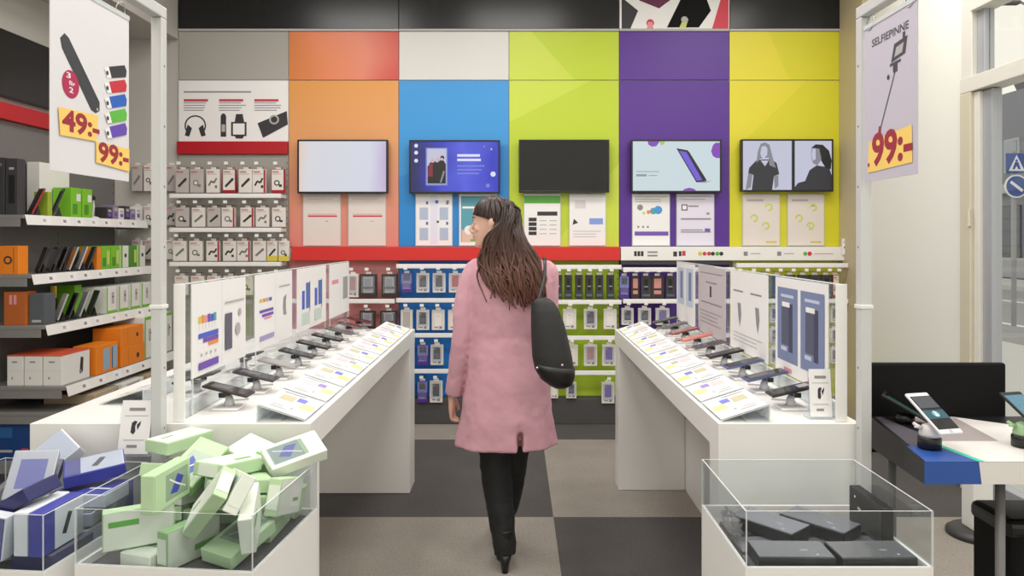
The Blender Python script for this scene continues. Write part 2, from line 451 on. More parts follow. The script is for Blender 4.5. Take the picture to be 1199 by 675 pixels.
# ---------------------------------------------------------------- light
def area(name, loc, rot, sx, sy, power, col=(1, 1, 1)):
    l = bpy.data.lights.new(name, 'AREA'); l.shape = 'RECTANGLE'; l.size = sx; l.size_y = sy; l.energy = power; l.color = col
    o = bpy.data.objects.new(name, l); COL.objects.link(o); o.location = loc; o.rotation_euler = rot
    return o
WARM = (1.0, 0.97, 0.93)
for x in (-1.55, 0.0, 1.9):
    for y in (0.3, 2.3, 4.3):
        area('ceiling_lamp', (x, y, ZC - 0.06), (0, 0, 0), 0.9, 0.9, LAMP_W if 'LAMP_W' in globals() else 26, WARM)
wd = bpy.data.worlds.new('sky'); SC.world = wd; wd.use_nodes = True
bg = wd.node_tree.nodes['Background']; bg.inputs[0].default_value = lin((246, 241, 226)); bg.inputs[1].default_value = 1.12
SC.view_settings.view_transform = 'Standard'; SC.view_settings.look = 'None'; SC.view_settings.exposure = 0.0; SC.view_settings.gamma = 1.0
SC.view_settings.use_curve_mapping = False
cd = bpy.data.cameras.new('camera'); cam = bpy.data.objects.new('camera', cd); COL.objects.link(cam)
cam.location = (0, 0, EYE); cam.rotation_euler = (math.pi / 2, 0, 0)
cd.sensor_width = 36; cd.lens = FPX / 1199 * 36; cd.shift_x = -(PCX - 599.5) / 1199; cd.shift_y = -(337.5 - PCY) / 1199
cd.clip_start = 0.05; cd.clip_end = 300
SC.camera = cam
# ---------------------------------------------------------------- back wall: coloured panels, fascia, strips
YP = 5.945
DIV = [209, 338, 467, 596, 725, 854, 983]
DX = [wx(p, YP) for p in DIV]
ORANGE_U = ramp_mat('orange_red_print', [(0.0, (212, 124, 62)), (0.25, (226, 130, 84)), (0.6, (222, 130, 104)), (1.0, (202, 66, 56))], 'X', DX[1], DX[2], warp=0.5, wscale=2.2)
ORANGE_L = ramp_mat('orange_pink_print', [(0.0, (220, 134, 124)), (0.35, (222, 148, 118)), (0.65, (222, 156, 100)), (1.0, (222, 152, 76))], 'Z', 1.43, 2.79, warp=0.12, wscale=1.5)
BLUE_P = mat('blue_panel_print', (36, 134, 208), 0.45); BLUE_P2 = mat('blue_panel_print_light', (52, 148, 216), 0.45)
LIME_P = mat('lime_panel_print', (186, 206, 46), 0.45); LIME_P2 = mat('lime_panel_print_light', (198, 214, 68), 0.45)
PURPLE_P = mat('purple_panel_print', (84, 40, 142), 0.45)
YELLOW_P = mat('yellow_panel_print', (212, 206, 40), 0.45); YELLOW_P2 = mat('yellow_panel_print_warm', (222, 210, 52), 0.45)
WHITE_P = mat('white_panel_print', (214, 214, 210), 0.45)
GREY_P = mat('grey_panel_print', (168, 164, 157), 0.5)
SALMON_P = mat('salmon_backing', (206, 132, 130), 0.5)
FASC = mat('black_gloss_fascia', (20, 20, 22), 0.28)
zt, zm, zb, z0 = wz(37, YP), wz(94, YP), wz(289, YP), wz(305, YP)
zf = wz(34, YP)
ZPL = wz(464, YP)                       # top of the plinth
def panel(name, i, za, zb_, m, label, extra=None, y=YP):
    q = MB(); g = 0.003
    q.bb(DX[i] + g, DX[i + 1] - g, y, YB - 0.001, za, zb_, m, 0.002)
    pr = Print(q, (DX[i] + g, y, za), (1, 0, 0), (0, 0, 1), DX[i + 1] - DX[i] - 2 * g, zb_ - za)
    if extra: extra(pr)
    return tag(q.build(name), label, 'wall panel')
up = [GREY_P, ORANGE_U, WHITE_P, LIME_P, PURPLE_P, YELLOW_P]
upn = ['plain grey wall panel above the headphone poster', 'orange to red wall panel high above the white screen', 'blank white wall panel high above the blue screen', 'lime green upper wall panel above the switched-off screen', 'purple upper wall panel above the phone advert screen', 'yellow upper wall panel above the black and white portrait screen']
for i in range(6):
    ex = None
    if i == 3: ex = lambda p: p.poly([(0, 0.0), (0.6, 0), (0.2, 1), (0, 1)], LIME_P2)
    if i == 5: ex = lambda p: p.poly([(0, 0), (0.55, 0), (0.35, 1), (0, 1)], YELLOW_P2)
    panel('colour_board', i, zm + 0.003, zt, up[i], upn[i], ex)
lo = [None, ORANGE_L, BLUE_P, LIME_P, PURPLE_P, YELLOW_P]
lon = [None, 'tall orange wall panel fading to pink behind the white screen', 'tall blue wall panel behind the blue advert screen', 'tall lime green wall panel behind the switched-off screen', 'tall purple wall panel behind the phone advert screen', 'tall yellow wall panel behind the black and white portrait screen']
for i in range(1, 6):
    ex = None
    if i == 2: ex = lambda p: p.poly([(0, 0.42), (1, 0.62), (1, 1), (0, 1)], BLUE_P2)
    if i == 3: ex = lambda p: (p.poly([(0, 0.75), (0.75, 1), (0, 1)], LIME_P2), p.poly([(0.4, 0), (1, 0), (1, 0.5)], LIME_P2))
    if i == 5: ex = lambda p: p.poly([(0, 0.55), (0.7, 1), (0, 1)], YELLOW_P2)
    panel('colour_board', i, zb, zm - 0.003, lo[i], lon[i], ex)
# headphone and watch poster over the grey section, with its red strip
q = MB(); za, zb2 = wz(166, YP), zm - 0.003
q.bb(DX[0] + .003, DX[1] - .003, YP - 0.004, YB - 0.001, za, zb2, PAPER, 0.002)
pr = Print(q, (DX[0], YP - 0.004, za), (1, 0, 0), (0, 0, 1), DX[1] - DX[0], zb2 - za)
pr.rect(0.05, 0.80, 0.66, 0.825, INK)
for a in (0.05, 0.37, 0.69):
    pr.rect(a, 0.655, a + 0.22, 0.695, INKR); pr.lines(a, 0.48, a + 0.25, 0.64, 4, INK, 0.35, 0.3, int(a * 100))
ring = lambda cx, cy, r0, r1, a0, a1, n=20, asp=None: [(cx + r1 * math.cos(a0 + (a1 - a0) * i / n), cy + r1 * 1.75 * math.sin(a0 + (a1 - a0) * i / n)) for i in range(n + 1)] + [(cx + r0 * math.cos(a1 + (a0 - a1) * i / n), cy + r0 * 1.75 * math.sin(a1 + (a0 - a1) * i / n)) for i in range(n + 1)]
pr.poly(ring(0.155, 0.26, 0.085, 0.098, -0.5, math.pi + 0.5), INKD)
pr.poly([(0.06, 0.10), (0.10, 0.08), (0.125, 0.22), (0.085, 0.28)], INKD); pr.poly([(0.25, 0.10), (0.21, 0.08), (0.185, 0.22), (0.225, 0.28)], INKD)
pr.rect(0.385, 0.08, 0.435, 0.42, INKD); pr.disc(0.41, 0.42, 0.022, INKD); pr.rect(0.395, 0.16, 0.425, 0.28, LGREY)
pr.poly([(0.51, 0.3), (0.60, 0.3), (0.585, 0.45), (0.525, 0.45)], INKD); pr.poly([(0.51, 0.1), (0.60, 0.1), (0.585, 0.05), (0.525, 0.05)], INKD)
pr.rect(0.48, 0.09, 0.62, 0.32, INKD); pr.rect(0.497, 0.115, 0.603, 0.295, PAPER)
pr.poly([(0.72, 0.30), (0.985, 0.50), (0.995, 0.28), (0.77, 0.06)], INKD)
pr.poly(ring(0.87, 0.36, 0.03, 0.045, 0, 2 * math.pi), LGREY)
ps = tag(q.build('accessory_poster'), 'wide white poster of headphones and smart watches on the grey section', 'poster')
q = MB(); q.bb(DX[0] - .002, DX[1] - .003, YP - 0.03, YB - 0.001, wz(181, YP), wz(166, YP) - 0.001, DRED, 0.003)
tag(q.build('red_strip'), 'dark red strip under the headphone poster', 'shelf strip')
# black fascia and the poster set in it
for a, b_, n in ((DX[0], DX[2], 'black glossy fascia over the grey and orange panels'), (DX[2], DX[4], 'black glossy fascia over the white and lime panels'), (DX[5], DX[6], 'black glossy fascia over the yellow panel')):
    q = MB(); q.bb(a + .002, b_ - .002, YP - 0.01, YB - 0.001, zf, ZC - 0.002, FASC, 0.003)
    q.bb(a + .002, b_ - .002, YP - 0.012, YB - 0.001, zt + 0.002, zf - 0.001, LGREY)
    tag(q.build('fascia_board'), n, 'fascia')
q = MB(); q.bb(DX[4] + .002, DX[5] - .002, YP - 0.01, YB - 0.001, zf, ZC - 0.002, PAPER, 0.002)
q.bb(DX[4] + .002, DX[5] - .002, YP - 0.012, YB - 0.001, zt + 0.002, zf - 0.001, LGREY)
pr = Print(q, (DX[4], YP - 0.01, zf), (1, 0, 0), (0, 0, 1), DX[5] - DX[4], 0.46)
MAR = mat('maroon_ink', (96, 24, 66), 0.5); CRIM = mat('crimson_ink', (206, 52, 72), 0.5)
pr.poly([(0.02, 0.0), (0.10, 0.0), (0.17, 0.32), (0.02, 0.56)], INKD)
pr.poly([(0.18, 0.5), (0.36, 0.36), (0.47, 0.52), (0.52, 1), (0.25, 1)], MAR)
pr.poly([(0.43, 0.02), (0.72, 0.02), (0.83, 0.32), (0.72, 0.9), (0.62, 1), (0.55, 0.5)], BLACKM)
pr.poly([(0.84, 0.0), (0.99, 0.0), (0.99, 0.99), (0.96, 0.8)], CRIM)
pr.disc(0.28, 0.1, 0.035, CRIM); pr.poly([(0.25, 0.0), (0.31, 0.0), (0.3, 0.12), (0.26, 0.12)], PINKI)
pr.poly([(0.54, 0.01), (0.60, 0.01), (0.625, 0.17), (0.585, 0.19)], LIMEI); pr.disc(0.59, 0.16, 0.03, LGREY)
tag(q.build('phone_poster'), 'phone poster in the black fascia over the purple panel', 'poster')
# red and white strips under the tall panels
q = MB(); q.bb(DX[1] + 0.05, DX[4] - .004, 5.86, YB - 0.001, z0, zb - 0.001, RED, 0.004)
tag(q.build('red_strip'), 'long bright red strip under the orange, blue and lime panels', 'shelf strip')
q = MB(); q.bb(DX[4] + .002, DX[6] + 0.03, 5.86, YB - 0.001, z0, zb - 0.001, WHITE, 0.004)
pr = Print(q, (DX[4], 5.86, z0), (1, 0, 0), (0, 0, 1), DX[6] - DX[4], zb - z0)
for a in (0.06, 0.075, 0.09, 0.26): pr.rect(a, 0.32, a + 0.012, 0.68, INKD)
pr.rect(0.12, 0.3, 0.165, 0.42, INK); pr.rect(0.12, 0.55, 0.165, 0.67, INK); pr.rect(0.235, 0.3, 0.252, 0.66, INKD); pr.rect(0.275, 0.35, 0.29, 0.7, INKR)
for a, m in ((0.355, INKY), (0.375, INKR), (0.395, INKR), (0.412, INKD), (0.432, INKG), (0.45, INKD)): pr.disc(a, 0.5, 0.009, m, 12)
for a in (0.55, 0.7): pr.rect(a, 0.35, a + 0.018, 0.65, INK); pr.rect(a + 0.03, 0.48, a + 0.075, 0.54, LGREY)
pr.disc(0.825, 0.5, 0.009, INKG, 12); pr.disc(0.845, 0.5, 0.010, CRIM, 12); pr.rect(0.865, 0.48, 0.95, 0.53, PINKI)
tag(q.build('white_strip'), 'white strip with small coloured pictures under the purple and yellow panels', 'shelf strip')
q = MB(); q.bb(DX[4] + .002, DX[5], 5.87, 5.93, z0 - 0.035, z0 - 0.004, DARK, 0.003); tag(q.build('dark_rail'), 'thin dark rail under the white strip on the purple section', 'rail')
q = MB(); q.box((wx(990, 5.84), 5.845, wz(289, 5.84)), (0.055, 0.004, 0.13), PAPER, 0.001)
pr = Print(q, (wx(990, 5.84) - 0.0275, 5.843, wz(289, 5.84) - 0.065), (1, 0, 0), (0, 0, 1), 0.055, 0.13); pr.disc(0.5, 0.45, 0.2, INKD); pr.rect(0.2, 0.75, 0.8, 0.8, INK)
tag(q.build('price_tag'), 'small white price tag at the window end of the white strip', 'price tag')
# plinth
q = MB(); q.bb(DX[0], DX[6], 5.84, YB - 0.001, 0.001, ZPL, mat('plinth_grey', (74, 72, 72), 0.6), 0.004)
tag(q.build('plinth'), 'dark grey plinth along the foot of the display wall', 'plinth')

# ---------------------------------------------------------------- screens
S1 = ramp_mat('screen_pale_glow', [(0.0, (236, 216, 206)), (0.10, (226, 226, 232)), (0.8, (222, 226, 240)), (1.0, (206, 186, 226))], 'X', -0.36, 0.36, emission=0.85, warp=0.18, wscale=4)
S2 = ramp_mat('screen_blue_glow', [(0.0, (24, 26, 96)), (0.35, (44, 56, 190)), (0.62, (84, 96, 232)), (1.0, (40, 52, 200))], 'X', -0.36, 0.36, emission=0.85, warp=0.35, wscale=5)
S3 = mat('screen_off', (14, 14, 15), 0.12)
S4 = emis('screen_white_glow', (206, 222, 228), 0.9); S4b = emis('screen_grey_glow', (150, 160, 168), 0.8)
EW = emis('screen_text_white', (226, 228, 255), 0.9); EWd = emis('screen_text_dim', (132, 142, 226), 0.8)
EP = emis('screen_purple', (136, 68, 190), 0.85); EPD = emis('screen_dark', (30, 24, 56), 0.7); EPL = emis('screen_violet', (112, 92, 214), 0.9)
EK = emis('screen_black', (20, 20, 26), 0.6); EG1 = emis('screen_portrait_light', (198, 198, 220), 0.9); EG2 = emis('screen_portrait_mid', (138, 138, 150), 0.85); EG3 = emis('screen_portrait_dark', (46, 46, 54), 0.8)
ERD = emis('screen_red', (140, 30, 60), 0.8); ESK = emis('screen_skin', (214, 180, 190), 0.85); EGR = emis('screen_green', (180, 210, 120), 0.8)
def tv(px0, px1, py0, py1, label, scr, art=None):
    Y = 5.86
    x0, x1, za, zc = wx(px0, Y), wx(px1, Y), wz(py1, Y), wz(py0, Y)
    cx, cz, W_, H_ = (x0 + x1) / 2, (za + zc) / 2, x1 - x0, zc - za
    t = thing('wall_screen', label, 'screen', (cx, Y, cz))
    q = MB(); b = 0.014
    q.bb(-W_ / 2, W_ / 2, 0.006, 0.05, -H_ / 2, H_ / 2, BLACK, 0.005)
    for s in (-1, 1):
        q.bb(s * W_ / 2 - s * b if s > 0 else -W_ / 2, W_ / 2 if s > 0 else -W_ / 2 + b, 0, 0.006, -H_ / 2, H_ / 2, BLACK, 0.002)
        q.bb(-W_ / 2 + b, W_ / 2 - b, 0, 0.006, (H_ / 2 - b if s > 0 else -H_ / 2), (H_ / 2 if s > 0 else -H_ / 2 + b), BLACK, 0.002)
    q.build('casing', t)
    q = MB(); q.bb(-0.16, 0.16, 0.05, 0.083, -0.12, 0.12, DARK, 0.004); q.build('wall_mount', t)
    q = MB(); w2, h2 = W_ / 2 - b, H_ / 2 - b
    q.bb(-w2, w2, 0.004, 0.0055, -h2, h2, scr)
    if art: art(Print(q, (-w2, 0.004, -h2), (1, 0, 0), (0, 0, 1), 2 * w2, 2 * h2))
    q.build('display', t)
    return t
tv(348, 454, 163.5, 226.5, 'wall screen showing a pale glow on the orange panel', S1)
def a2(p):
    for y in (0.62, 0.78, 0.92): p.disc(0.06, y, 0.022, EW, 14)
    p.rect(0.17, 0.12, 0.42, 0.88, EWd); p.rect(0.185, 0.15, 0.405, 0.86, EG1)
    p.poly([(0.19, 0.16), (0.40, 0.16), (0.40, 0.55), (0.36, 0.66), (0.30, 0.58), (0.25, 0.64), (0.19, 0.5)], EK)
    p.disc(0.25, 0.62, 0.024, ESK, 12); p.disc(0.31, 0.64, 0.022, ESK, 12); p.disc(0.36, 0.68, 0.024, EK, 12); p.disc(0.355, 0.65, 0.017, ESK, 12)
    p.poly([(0.19, 0.3), (0.25, 0.3), (0.25, 0.55), (0.21, 0.58)], ERD); p.poly([(0.33, 0.18), (0.35, 0.18), (0.39, 0.4), (0.37, 0.42)], EG2)
    p.rect(0.53, 0.70, 0.79, 0.75, EW); p.rect(0.53, 0.61, 0.80, 0.66, EW)
    for k in range(3): p.rect(0.53, 0.50 - k * 0.075, 0.84 - 0.03 * k, 0.525 - k * 0.075, EWd)
    p.disc(0.94, 0.35, 0.03, EW, 16); p.disc(0.88, 0.12, 0.022, EWd, 12); p.disc(0.92, 0.85, 0.012, EGR, 10); p.disc(0.84, 0.9, 0.01, EWd, 10)
tv(479, 585.5, 164, 226.5, 'wall screen with a bright blue advert on the blue panel', S2, a2)
tv(607.5, 713.5, 163.5, 225.5, 'switched-off black wall screen on the lime panel', S3)
def a4(p):
    p.disc(0.24, 1.0, 0.06, EP); p.poly([(0.165, 1.001), (0.315, 1.001), (0.315, 1.12), (0.165, 1.12)], EK, -0.001)
    p.poly([(0.50, 0.86), (0.63, 0.82), (0.83, 0.19), (0.73, 0.17)], EPD); p.poly([(0.53, 0.81), (0.615, 0.785), (0.80, 0.215), (0.735, 0.20)], EPL)
    p.poly([(0.63, 0.82), (0.65, 0.78), (0.85, 0.21), (0.83, 0.19)], EK); p.poly([(0.73, 0.17), (0.83, 0.19), (0.91, 0.2), (0.83, 0.16)], S4b)
    p.rect(0.04, 0.29, 0.16, 0.335, S4b); p.rect(0.04, 0.38, 0.30, 0.395, S4b); p.rect(0.18, 0.30, 0.28, 0.315, S4b)
    p.poly([(0.90 + 0.0, 0.80), (0.92, 0.70), (0.96, 0.66), (0.999, 0.66), (0.999, 0.97), (0.95, 0.97), (0.92, 0.92)], EP)
    p.poly([(0.57, 0.001), (0.73, 0.001), (0.70, 0.04), (0.65, 0.06), (0.60, 0.04)], EP)
    p.poly([(0.17, 0.999), (0.18, 0.93), (0.22, 0.89), (0.27, 0.90), (0.31, 0.999)], EP); p.poly([(0.31, 0.999), (0.32, 0.92), (0.36, 0.94), (0.37, 0.999)], EGR)
def a4b(p):
    a4_ = [c for c in ()]
    p.poly([(0.50, 0.86), (0.63, 0.82), (0.83, 0.19), (0.73, 0.17)], EPD); p.poly([(0.53, 0.81), (0.615, 0.785), (0.80, 0.215), (0.735, 0.20)], EPL)
    p.poly([(0.63, 0.82), (0.65, 0.78), (0.85, 0.21), (0.83, 0.19)], EK); p.poly([(0.73, 0.17), (0.83, 0.19), (0.91, 0.2), (0.83, 0.16)], S4b)
    p.rect(0.04, 0.29, 0.16, 0.335, S4b); p.rect(0.04, 0.38, 0.30, 0.395, S4b); p.rect(0.18, 0.30, 0.28, 0.315, S4b)
    p.poly([(0.90, 0.80), (0.92, 0.70), (0.96, 0.66), (0.999, 0.66), (0.999, 0.97), (0.95, 0.97), (0.92, 0.92)], EP)
    p.poly([(0.57, 0.001), (0.73, 0.001), (0.70, 0.04), (0.65, 0.06), (0.60, 0.04)], EP)
    p.poly([(0.17, 0.999), (0.18, 0.93), (0.22, 0.89), (0.27, 0.90), (0.31, 0.999)], EP); p.poly([(0.31, 0.999), (0.32, 0.92), (0.36, 0.94), (0.37, 0.999)], EGR)
tv(739, 845, 163.5, 225.5, 'wall screen advertising a violet phone on the purple panel', S4, a4b)
def a5(p):
    p.rect(0.0, 0.0, 0.55, 1, EG1); p.rect(0.55, 0, 0.585, 1, EK)
    p.poly([(0.07, 0.45), (0.15, 0.60), (0.22, 0.62), (0.32, 0.62), (0.38, 0.55), (0.41, 0.32), (0.35, 0.28), (0.33, 0.0), (0.10, 0.0), (0.12, 0.3), (0.06, 0.34)], EG3)
    p.poly([(0.03, 0.0), (0.06, 0.34), (0.11, 0.32), (0.09, 0.05)], EG2); p.poly([(0.36, 0.02), (0.35, 0.28), (0.40, 0.3), (0.40, 0.08)], EG2)
    p.poly([(0.15, 0.55), (0.17, 0.80), (0.20, 0.94), (0.25, 0.97), (0.30, 0.92), (0.33, 0.70), (0.37, 0.45), (0.30, 0.50), (0.29, 0.66), (0.20, 0.64)], EG2)
    p.poly([(0.195, 0.74), (0.21, 0.88), (0.25, 0.90), (0.275, 0.85), (0.275, 0.72), (0.24, 0.64), (0.21, 0.66)], EG1); p.poly([(0.20, 0.6), (0.29, 0.6), (0.25, 0.48)], EG1)
    p.rect(0.585, 0, 1, 1, EG1)
    p.poly([(0.56, 0.0), (0.62, 0.14), (0.70, 0.18), (0.75, 0.40), (0.83, 0.5), (0.97, 0.46), (1, 0.3), (1, 0)], EG3)
    p.poly([(0.77, 0.86), (0.82, 0.93), (0.90, 0.92), (0.97, 0.80), (1, 0.6), (0.99, 0.42), (0.93, 0.45), (0.88, 0.6), (0.86, 0.82)], EK)
    p.poly([(0.765, 0.70), (0.775, 0.86), (0.86, 0.84), (0.885, 0.62), (0.84, 0.50), (0.79, 0.54)], EG2); p.poly([(0.77, 0.70), (0.785, 0.84), (0.82, 0.84), (0.82, 0.62), (0.79, 0.60)], EG1)
tv(868, 976, 163, 224.5, 'wall screen with two black and white portraits on the yellow panel', EG1, a5)

# ---------------------------------------------------------------- info sheets below the screens
TEAL = mat('teal_ink', (90, 160, 176), 0.6)
def sheet(px0, px1, label, art, m=PAPER):
    Y = 5.925; za, zc = wz(287.5, Y), wz(227.5, Y); x0, x1 = wx(px0, Y), wx(px1, Y)
    t = thing('info_sheet', label, 'info sheet', ((x0 + x1) / 2, Y, za), group='info sheets under the screens')
    q = MB(); w, h = x1 - x0, zc - za
    q.bb(-w / 2, w / 2, 0.004, 0.010, 0, h, m, 0.001)
    art(Print(q, (-w / 2, 0.004, 0), (1, 0, 0), (0, 0, 1), w, h)); q.build('paper', t)
    q = MB(); q.bb(-w / 2 - 0.006, w / 2 + 0.006, 0.0105, 0.0135, -0.006, h + 0.004, CLEARE); q.bb(-w / 2 - 0.006, w / 2 + 0.006, -0.001, 0.01, -0.006, -0.001, CLEARE); q.build('holder', t)
SHG = mat('pinkish_paper', (224, 214, 208), 0.6)
def h1(p): p.rect(0.12, 0.60, 0.90, 0.615, PINKI); p.rect(0.12, 0.555, 0.92, 0.585, INKR); p.rect(0.60, 0.46, 0.68, 0.48, PINKI); p.rect(0.1, 0.9, 0.8, 0.91, LGREY)
sheet(355, 398, 'pale info sheet on the orange panel, beside the red-strip packs', h1, SHG)
sheet(408, 451, 'pale info sheet on the orange panel, next to the blue panel', h1, SHG)
def h3(p):
    BX = mat('pale_blue_ink', (176, 188, 212), 0.6); LB = mat('lilac_paper', (226, 224, 240), 0.6)
    p.rect(0.4, 0.02, 0.6, 0.98, LB)
    for a in (0.10, 0.66):
        for b in (0.10, 0.50): p.rect(a, b, a + 0.24, b + 0.24, BX); p.rect(a + 0.18, b + 0.3, a + 0.24, b + 0.36, INKB)
    p.disc(0.58, 0.85, 0.05, INKB); p.rect(0.85, 0.82, 0.92, 0.88, INK); p.rect(0.58, 0.44, 0.64, 0.48, INKD)
sheet(487, 529, 'info sheet with four pale blue boxes on the blue panel', h3)
def h4(p):
    p.rect(0.04, 0.06, 0.96, 0.96, TEAL); p.rect(0.08, 0.72, 0.8, 0.76, PAPER); p.rect(0.06, 0.06, 0.5, 0.3, mat('skin_ink', (222, 190, 172), 0.6)); p.disc(0.25, 0.3, 0.12, PAPER); p.rect(0.3, 0.08, 0.7, 0.12, INKG)
sheet(538, 581, 'teal info sheet on the blue panel beside the head of the woman', h4)
def h5(p):
    p.rect(0.0, 0.82, 1, 0.97, INKG); p.rect(0.36, 0.58, 0.92, 0.66, INKD)
    for k in range(4): p.rect(0.12, 0.20 + k * 0.09, 0.34, 0.27 + k * 0.09, INKD); p.rect(0.42, 0.22 + k * 0.085, 0.62, 0.235 + k * 0.085, LGREY); p.rect(0.7, 0.22 + k * 0.085, 0.9, 0.235 + k * 0.085, LGREY)
sheet(614, 656, 'info sheet with a green header on the lime panel', h5)
def h6(p):
    p.rect(0.15, 0.72, 0.45, 0.88, mat('faint_ink', (214, 210, 212), 0.6)); p.poly([(0.08, 0.40), (0.24, 0.44), (0.12, 0.52)], INKD); p.rect(0.55, 0.41, 0.93, 0.53, mat('pale_blue_box', (132, 158, 220), 0.6)); p.lines(0.1, 0.12, 0.9, 0.28, 3, LGREY, 0.2)
sheet(667, 709, 'white info sheet with a small blue box on the lime panel', h6)
def h7(p):
    p.disc(0.2, 0.74, 0.08, INK)
    for k, (m, r) in enumerate(((LIMEI, 0.05), (INKO, 0.07), (TEAL, 0.12), (mat('cyan_ink', (72, 150, 210), 0.6), 0.15))): p.disc(0.3 + k * 0.13, 0.63 + k * 0.02, r * 0.75, m)
    for k in range(3): p.disc(0.15 + 0.13 * k, 0.36, 0.03, INK)
    p.rect(0.05, 0.19, 0.97, 0.27, INKP); p.lines(0.05, 0.82, 0.95, 0.95, 3, LGREY, 0.3)
sheet(741, 784, 'info sheet with a rainbow chart and purple bar on the purple panel', h7)
def h8(p):
    p.rect(0.12, 0.68, 0.28, 0.80, INKD); p.rect(0.145, 0.70, 0.255, 0.78, PAPER); p.rect(0.30, 0.75, 0.58, 0.78, INK); p.lines(0.05, 0.86, 0.95, 0.96, 2, LGREY, 0.3)
    p.rect(0.1, 0.50, 0.92, 0.53, INK); p.rect(0.1, 0.25, 0.92, 0.27, INK); p.rect(0.8, 0.6, 0.88, 0.64, INK); p.rect(0.1, 0.29, 0.7, 0.31, INK); p.rect(0.75, 0.27, 0.9, 0.33, INKP)
sheet(793, 836, 'lilac info sheet with ruled lines on the purple panel', h8, mat('lilac_sheet', (226, 220, 236), 0.6))
def h9(k):
    def f(p):
        for a, b in ((0.70, 0.74), (0.30, 0.53), (0.62, 0.38)): p.disc(a, b, 0.11, LIMEI); p.disc(a, b, 0.06, SHG); p.rect(a - 0.1, b - 0.09, a - 0.02, b, SHG)
        p.rect(0.1, 0.86, 0.55, 0.9, LGREY); p.rect(0.62, 0.05, 0.92, 0.08, INKY)
        if k: p.rect(0.66, 0.76, 0.74, 0.78, INK); p.rect(0.58, 0.30, 0.62, 0.40, LIMEI)
    return f
sheet(870.5, 913, 'white info sheet with yellow-green rings, beside the purple panel', h9(0), SHG)
sheet(923, 965, 'white info sheet with yellow-green rings, near the beige pilaster', h9(1), SHG)

# ---------------------------------------------------------------- slotted backing, hooks, rails, hanging packs
SEC = ['grey', 'orange', 'blue', 'lime', 'purple', 'yellow']
SBK = [mat('grey_slot_backing', (160, 156, 150), 0.5), SALMON_P, mat('blue_slot_backing', (30, 120, 200), 0.45), mat('lime_slot_backing', (172, 200, 48), 0.45), mat('purple_slot_backing', (80, 40, 140), 0.45), mat('yellow_slot_backing', (208, 208, 70), 0.45)]
slabs = []
for i in range(6):
    q = MB(); za = ZPL + 0.002; zc = (wz(181, YP) - 0.002) if i == 0 else z0 - 0.001
    q.bb(DX[i] + .002, DX[i + 1] - .002, YP - 0.005, YB - 0.001, za, zc, SBK[i], 0.002)
    k = 0; SL = mat('slot_shadow_line', (110, 108, 108), 0.6)
    z = za + 0.05
    while z < zc - 0.03:                                  # two slotted uprights at the edges of each bay
        for x in (DX[i] + 0.012, DX[i + 1] - 0.012): q.bb(x - 0.004, x + 0.004, YP - 0.0056, YP - 0.005, z, z + 0.015, SL)
        z += 0.05
    slabs.append(tag(q.build('slotted_backing'), '%s slotted backing board behind the hanging packs' % SEC[i], 'backing board'))
def rail(i, py, label, Y=5.775, h=0.036, m=WHITEM, px0=None, px1=None):
    z = wz(py, Y); x0 = DX[i] if px0 is None else wx(px0, Y); x1 = DX[i + 1] if px1 is None else wx(px1, Y)
    t = thing('price_rail', label, 'price rail', ((x0 + x1) / 2, Y, z), group='price rails on the display wall')
    q = MB(); w = (x1 - x0) / 2 - 0.006
    q.box((0, 0, 0), (2 * w, 0.012, h), m, 0.003); q.box((0, -0.0065, 0), (2 * w - 0.03, 0.002, h * 0.7), PAPER); q.build('label_strip', t)
    for s in (-1, 1):
        q = MB(); q.box((s * (w - 0.01), (5.938 - Y) / 2, 0), (0.006, 5.938 - Y - 0.012, 0.026), m, 0.001); q.build('bracket', t)
def hook(i, x, z):
    q = MB(); q.tube([(x, 5.939, z), (x, 5.775, z), (x, 5.76, z + 0.012)], 0.003, STEEL, 6); q.box((x, 5.756, z + 0.02), (0.03, 0.003, 0.022), PAPER); q.build('peg_hook', slabs[i])
CARDW = mat('pack_card_white', (226, 220, 214), 0.5); CARDG = mat('pack_card_grey', (188, 180, 176), 0.5); PACKR = mat('pack_red', (170, 26, 44), 0.45)
PACKV = mat('pack_violet', (86, 52, 150), 0.45); PACKB = mat('pack_lavender', (132, 132, 206), 0.45); SIL = mat('pack_silver', (150, 150, 154), 0.35)
BRN = mat('pack_brown', (56, 44, 42), 0.45); PCH = mat('pack_pink', (206, 142, 138), 0.45)
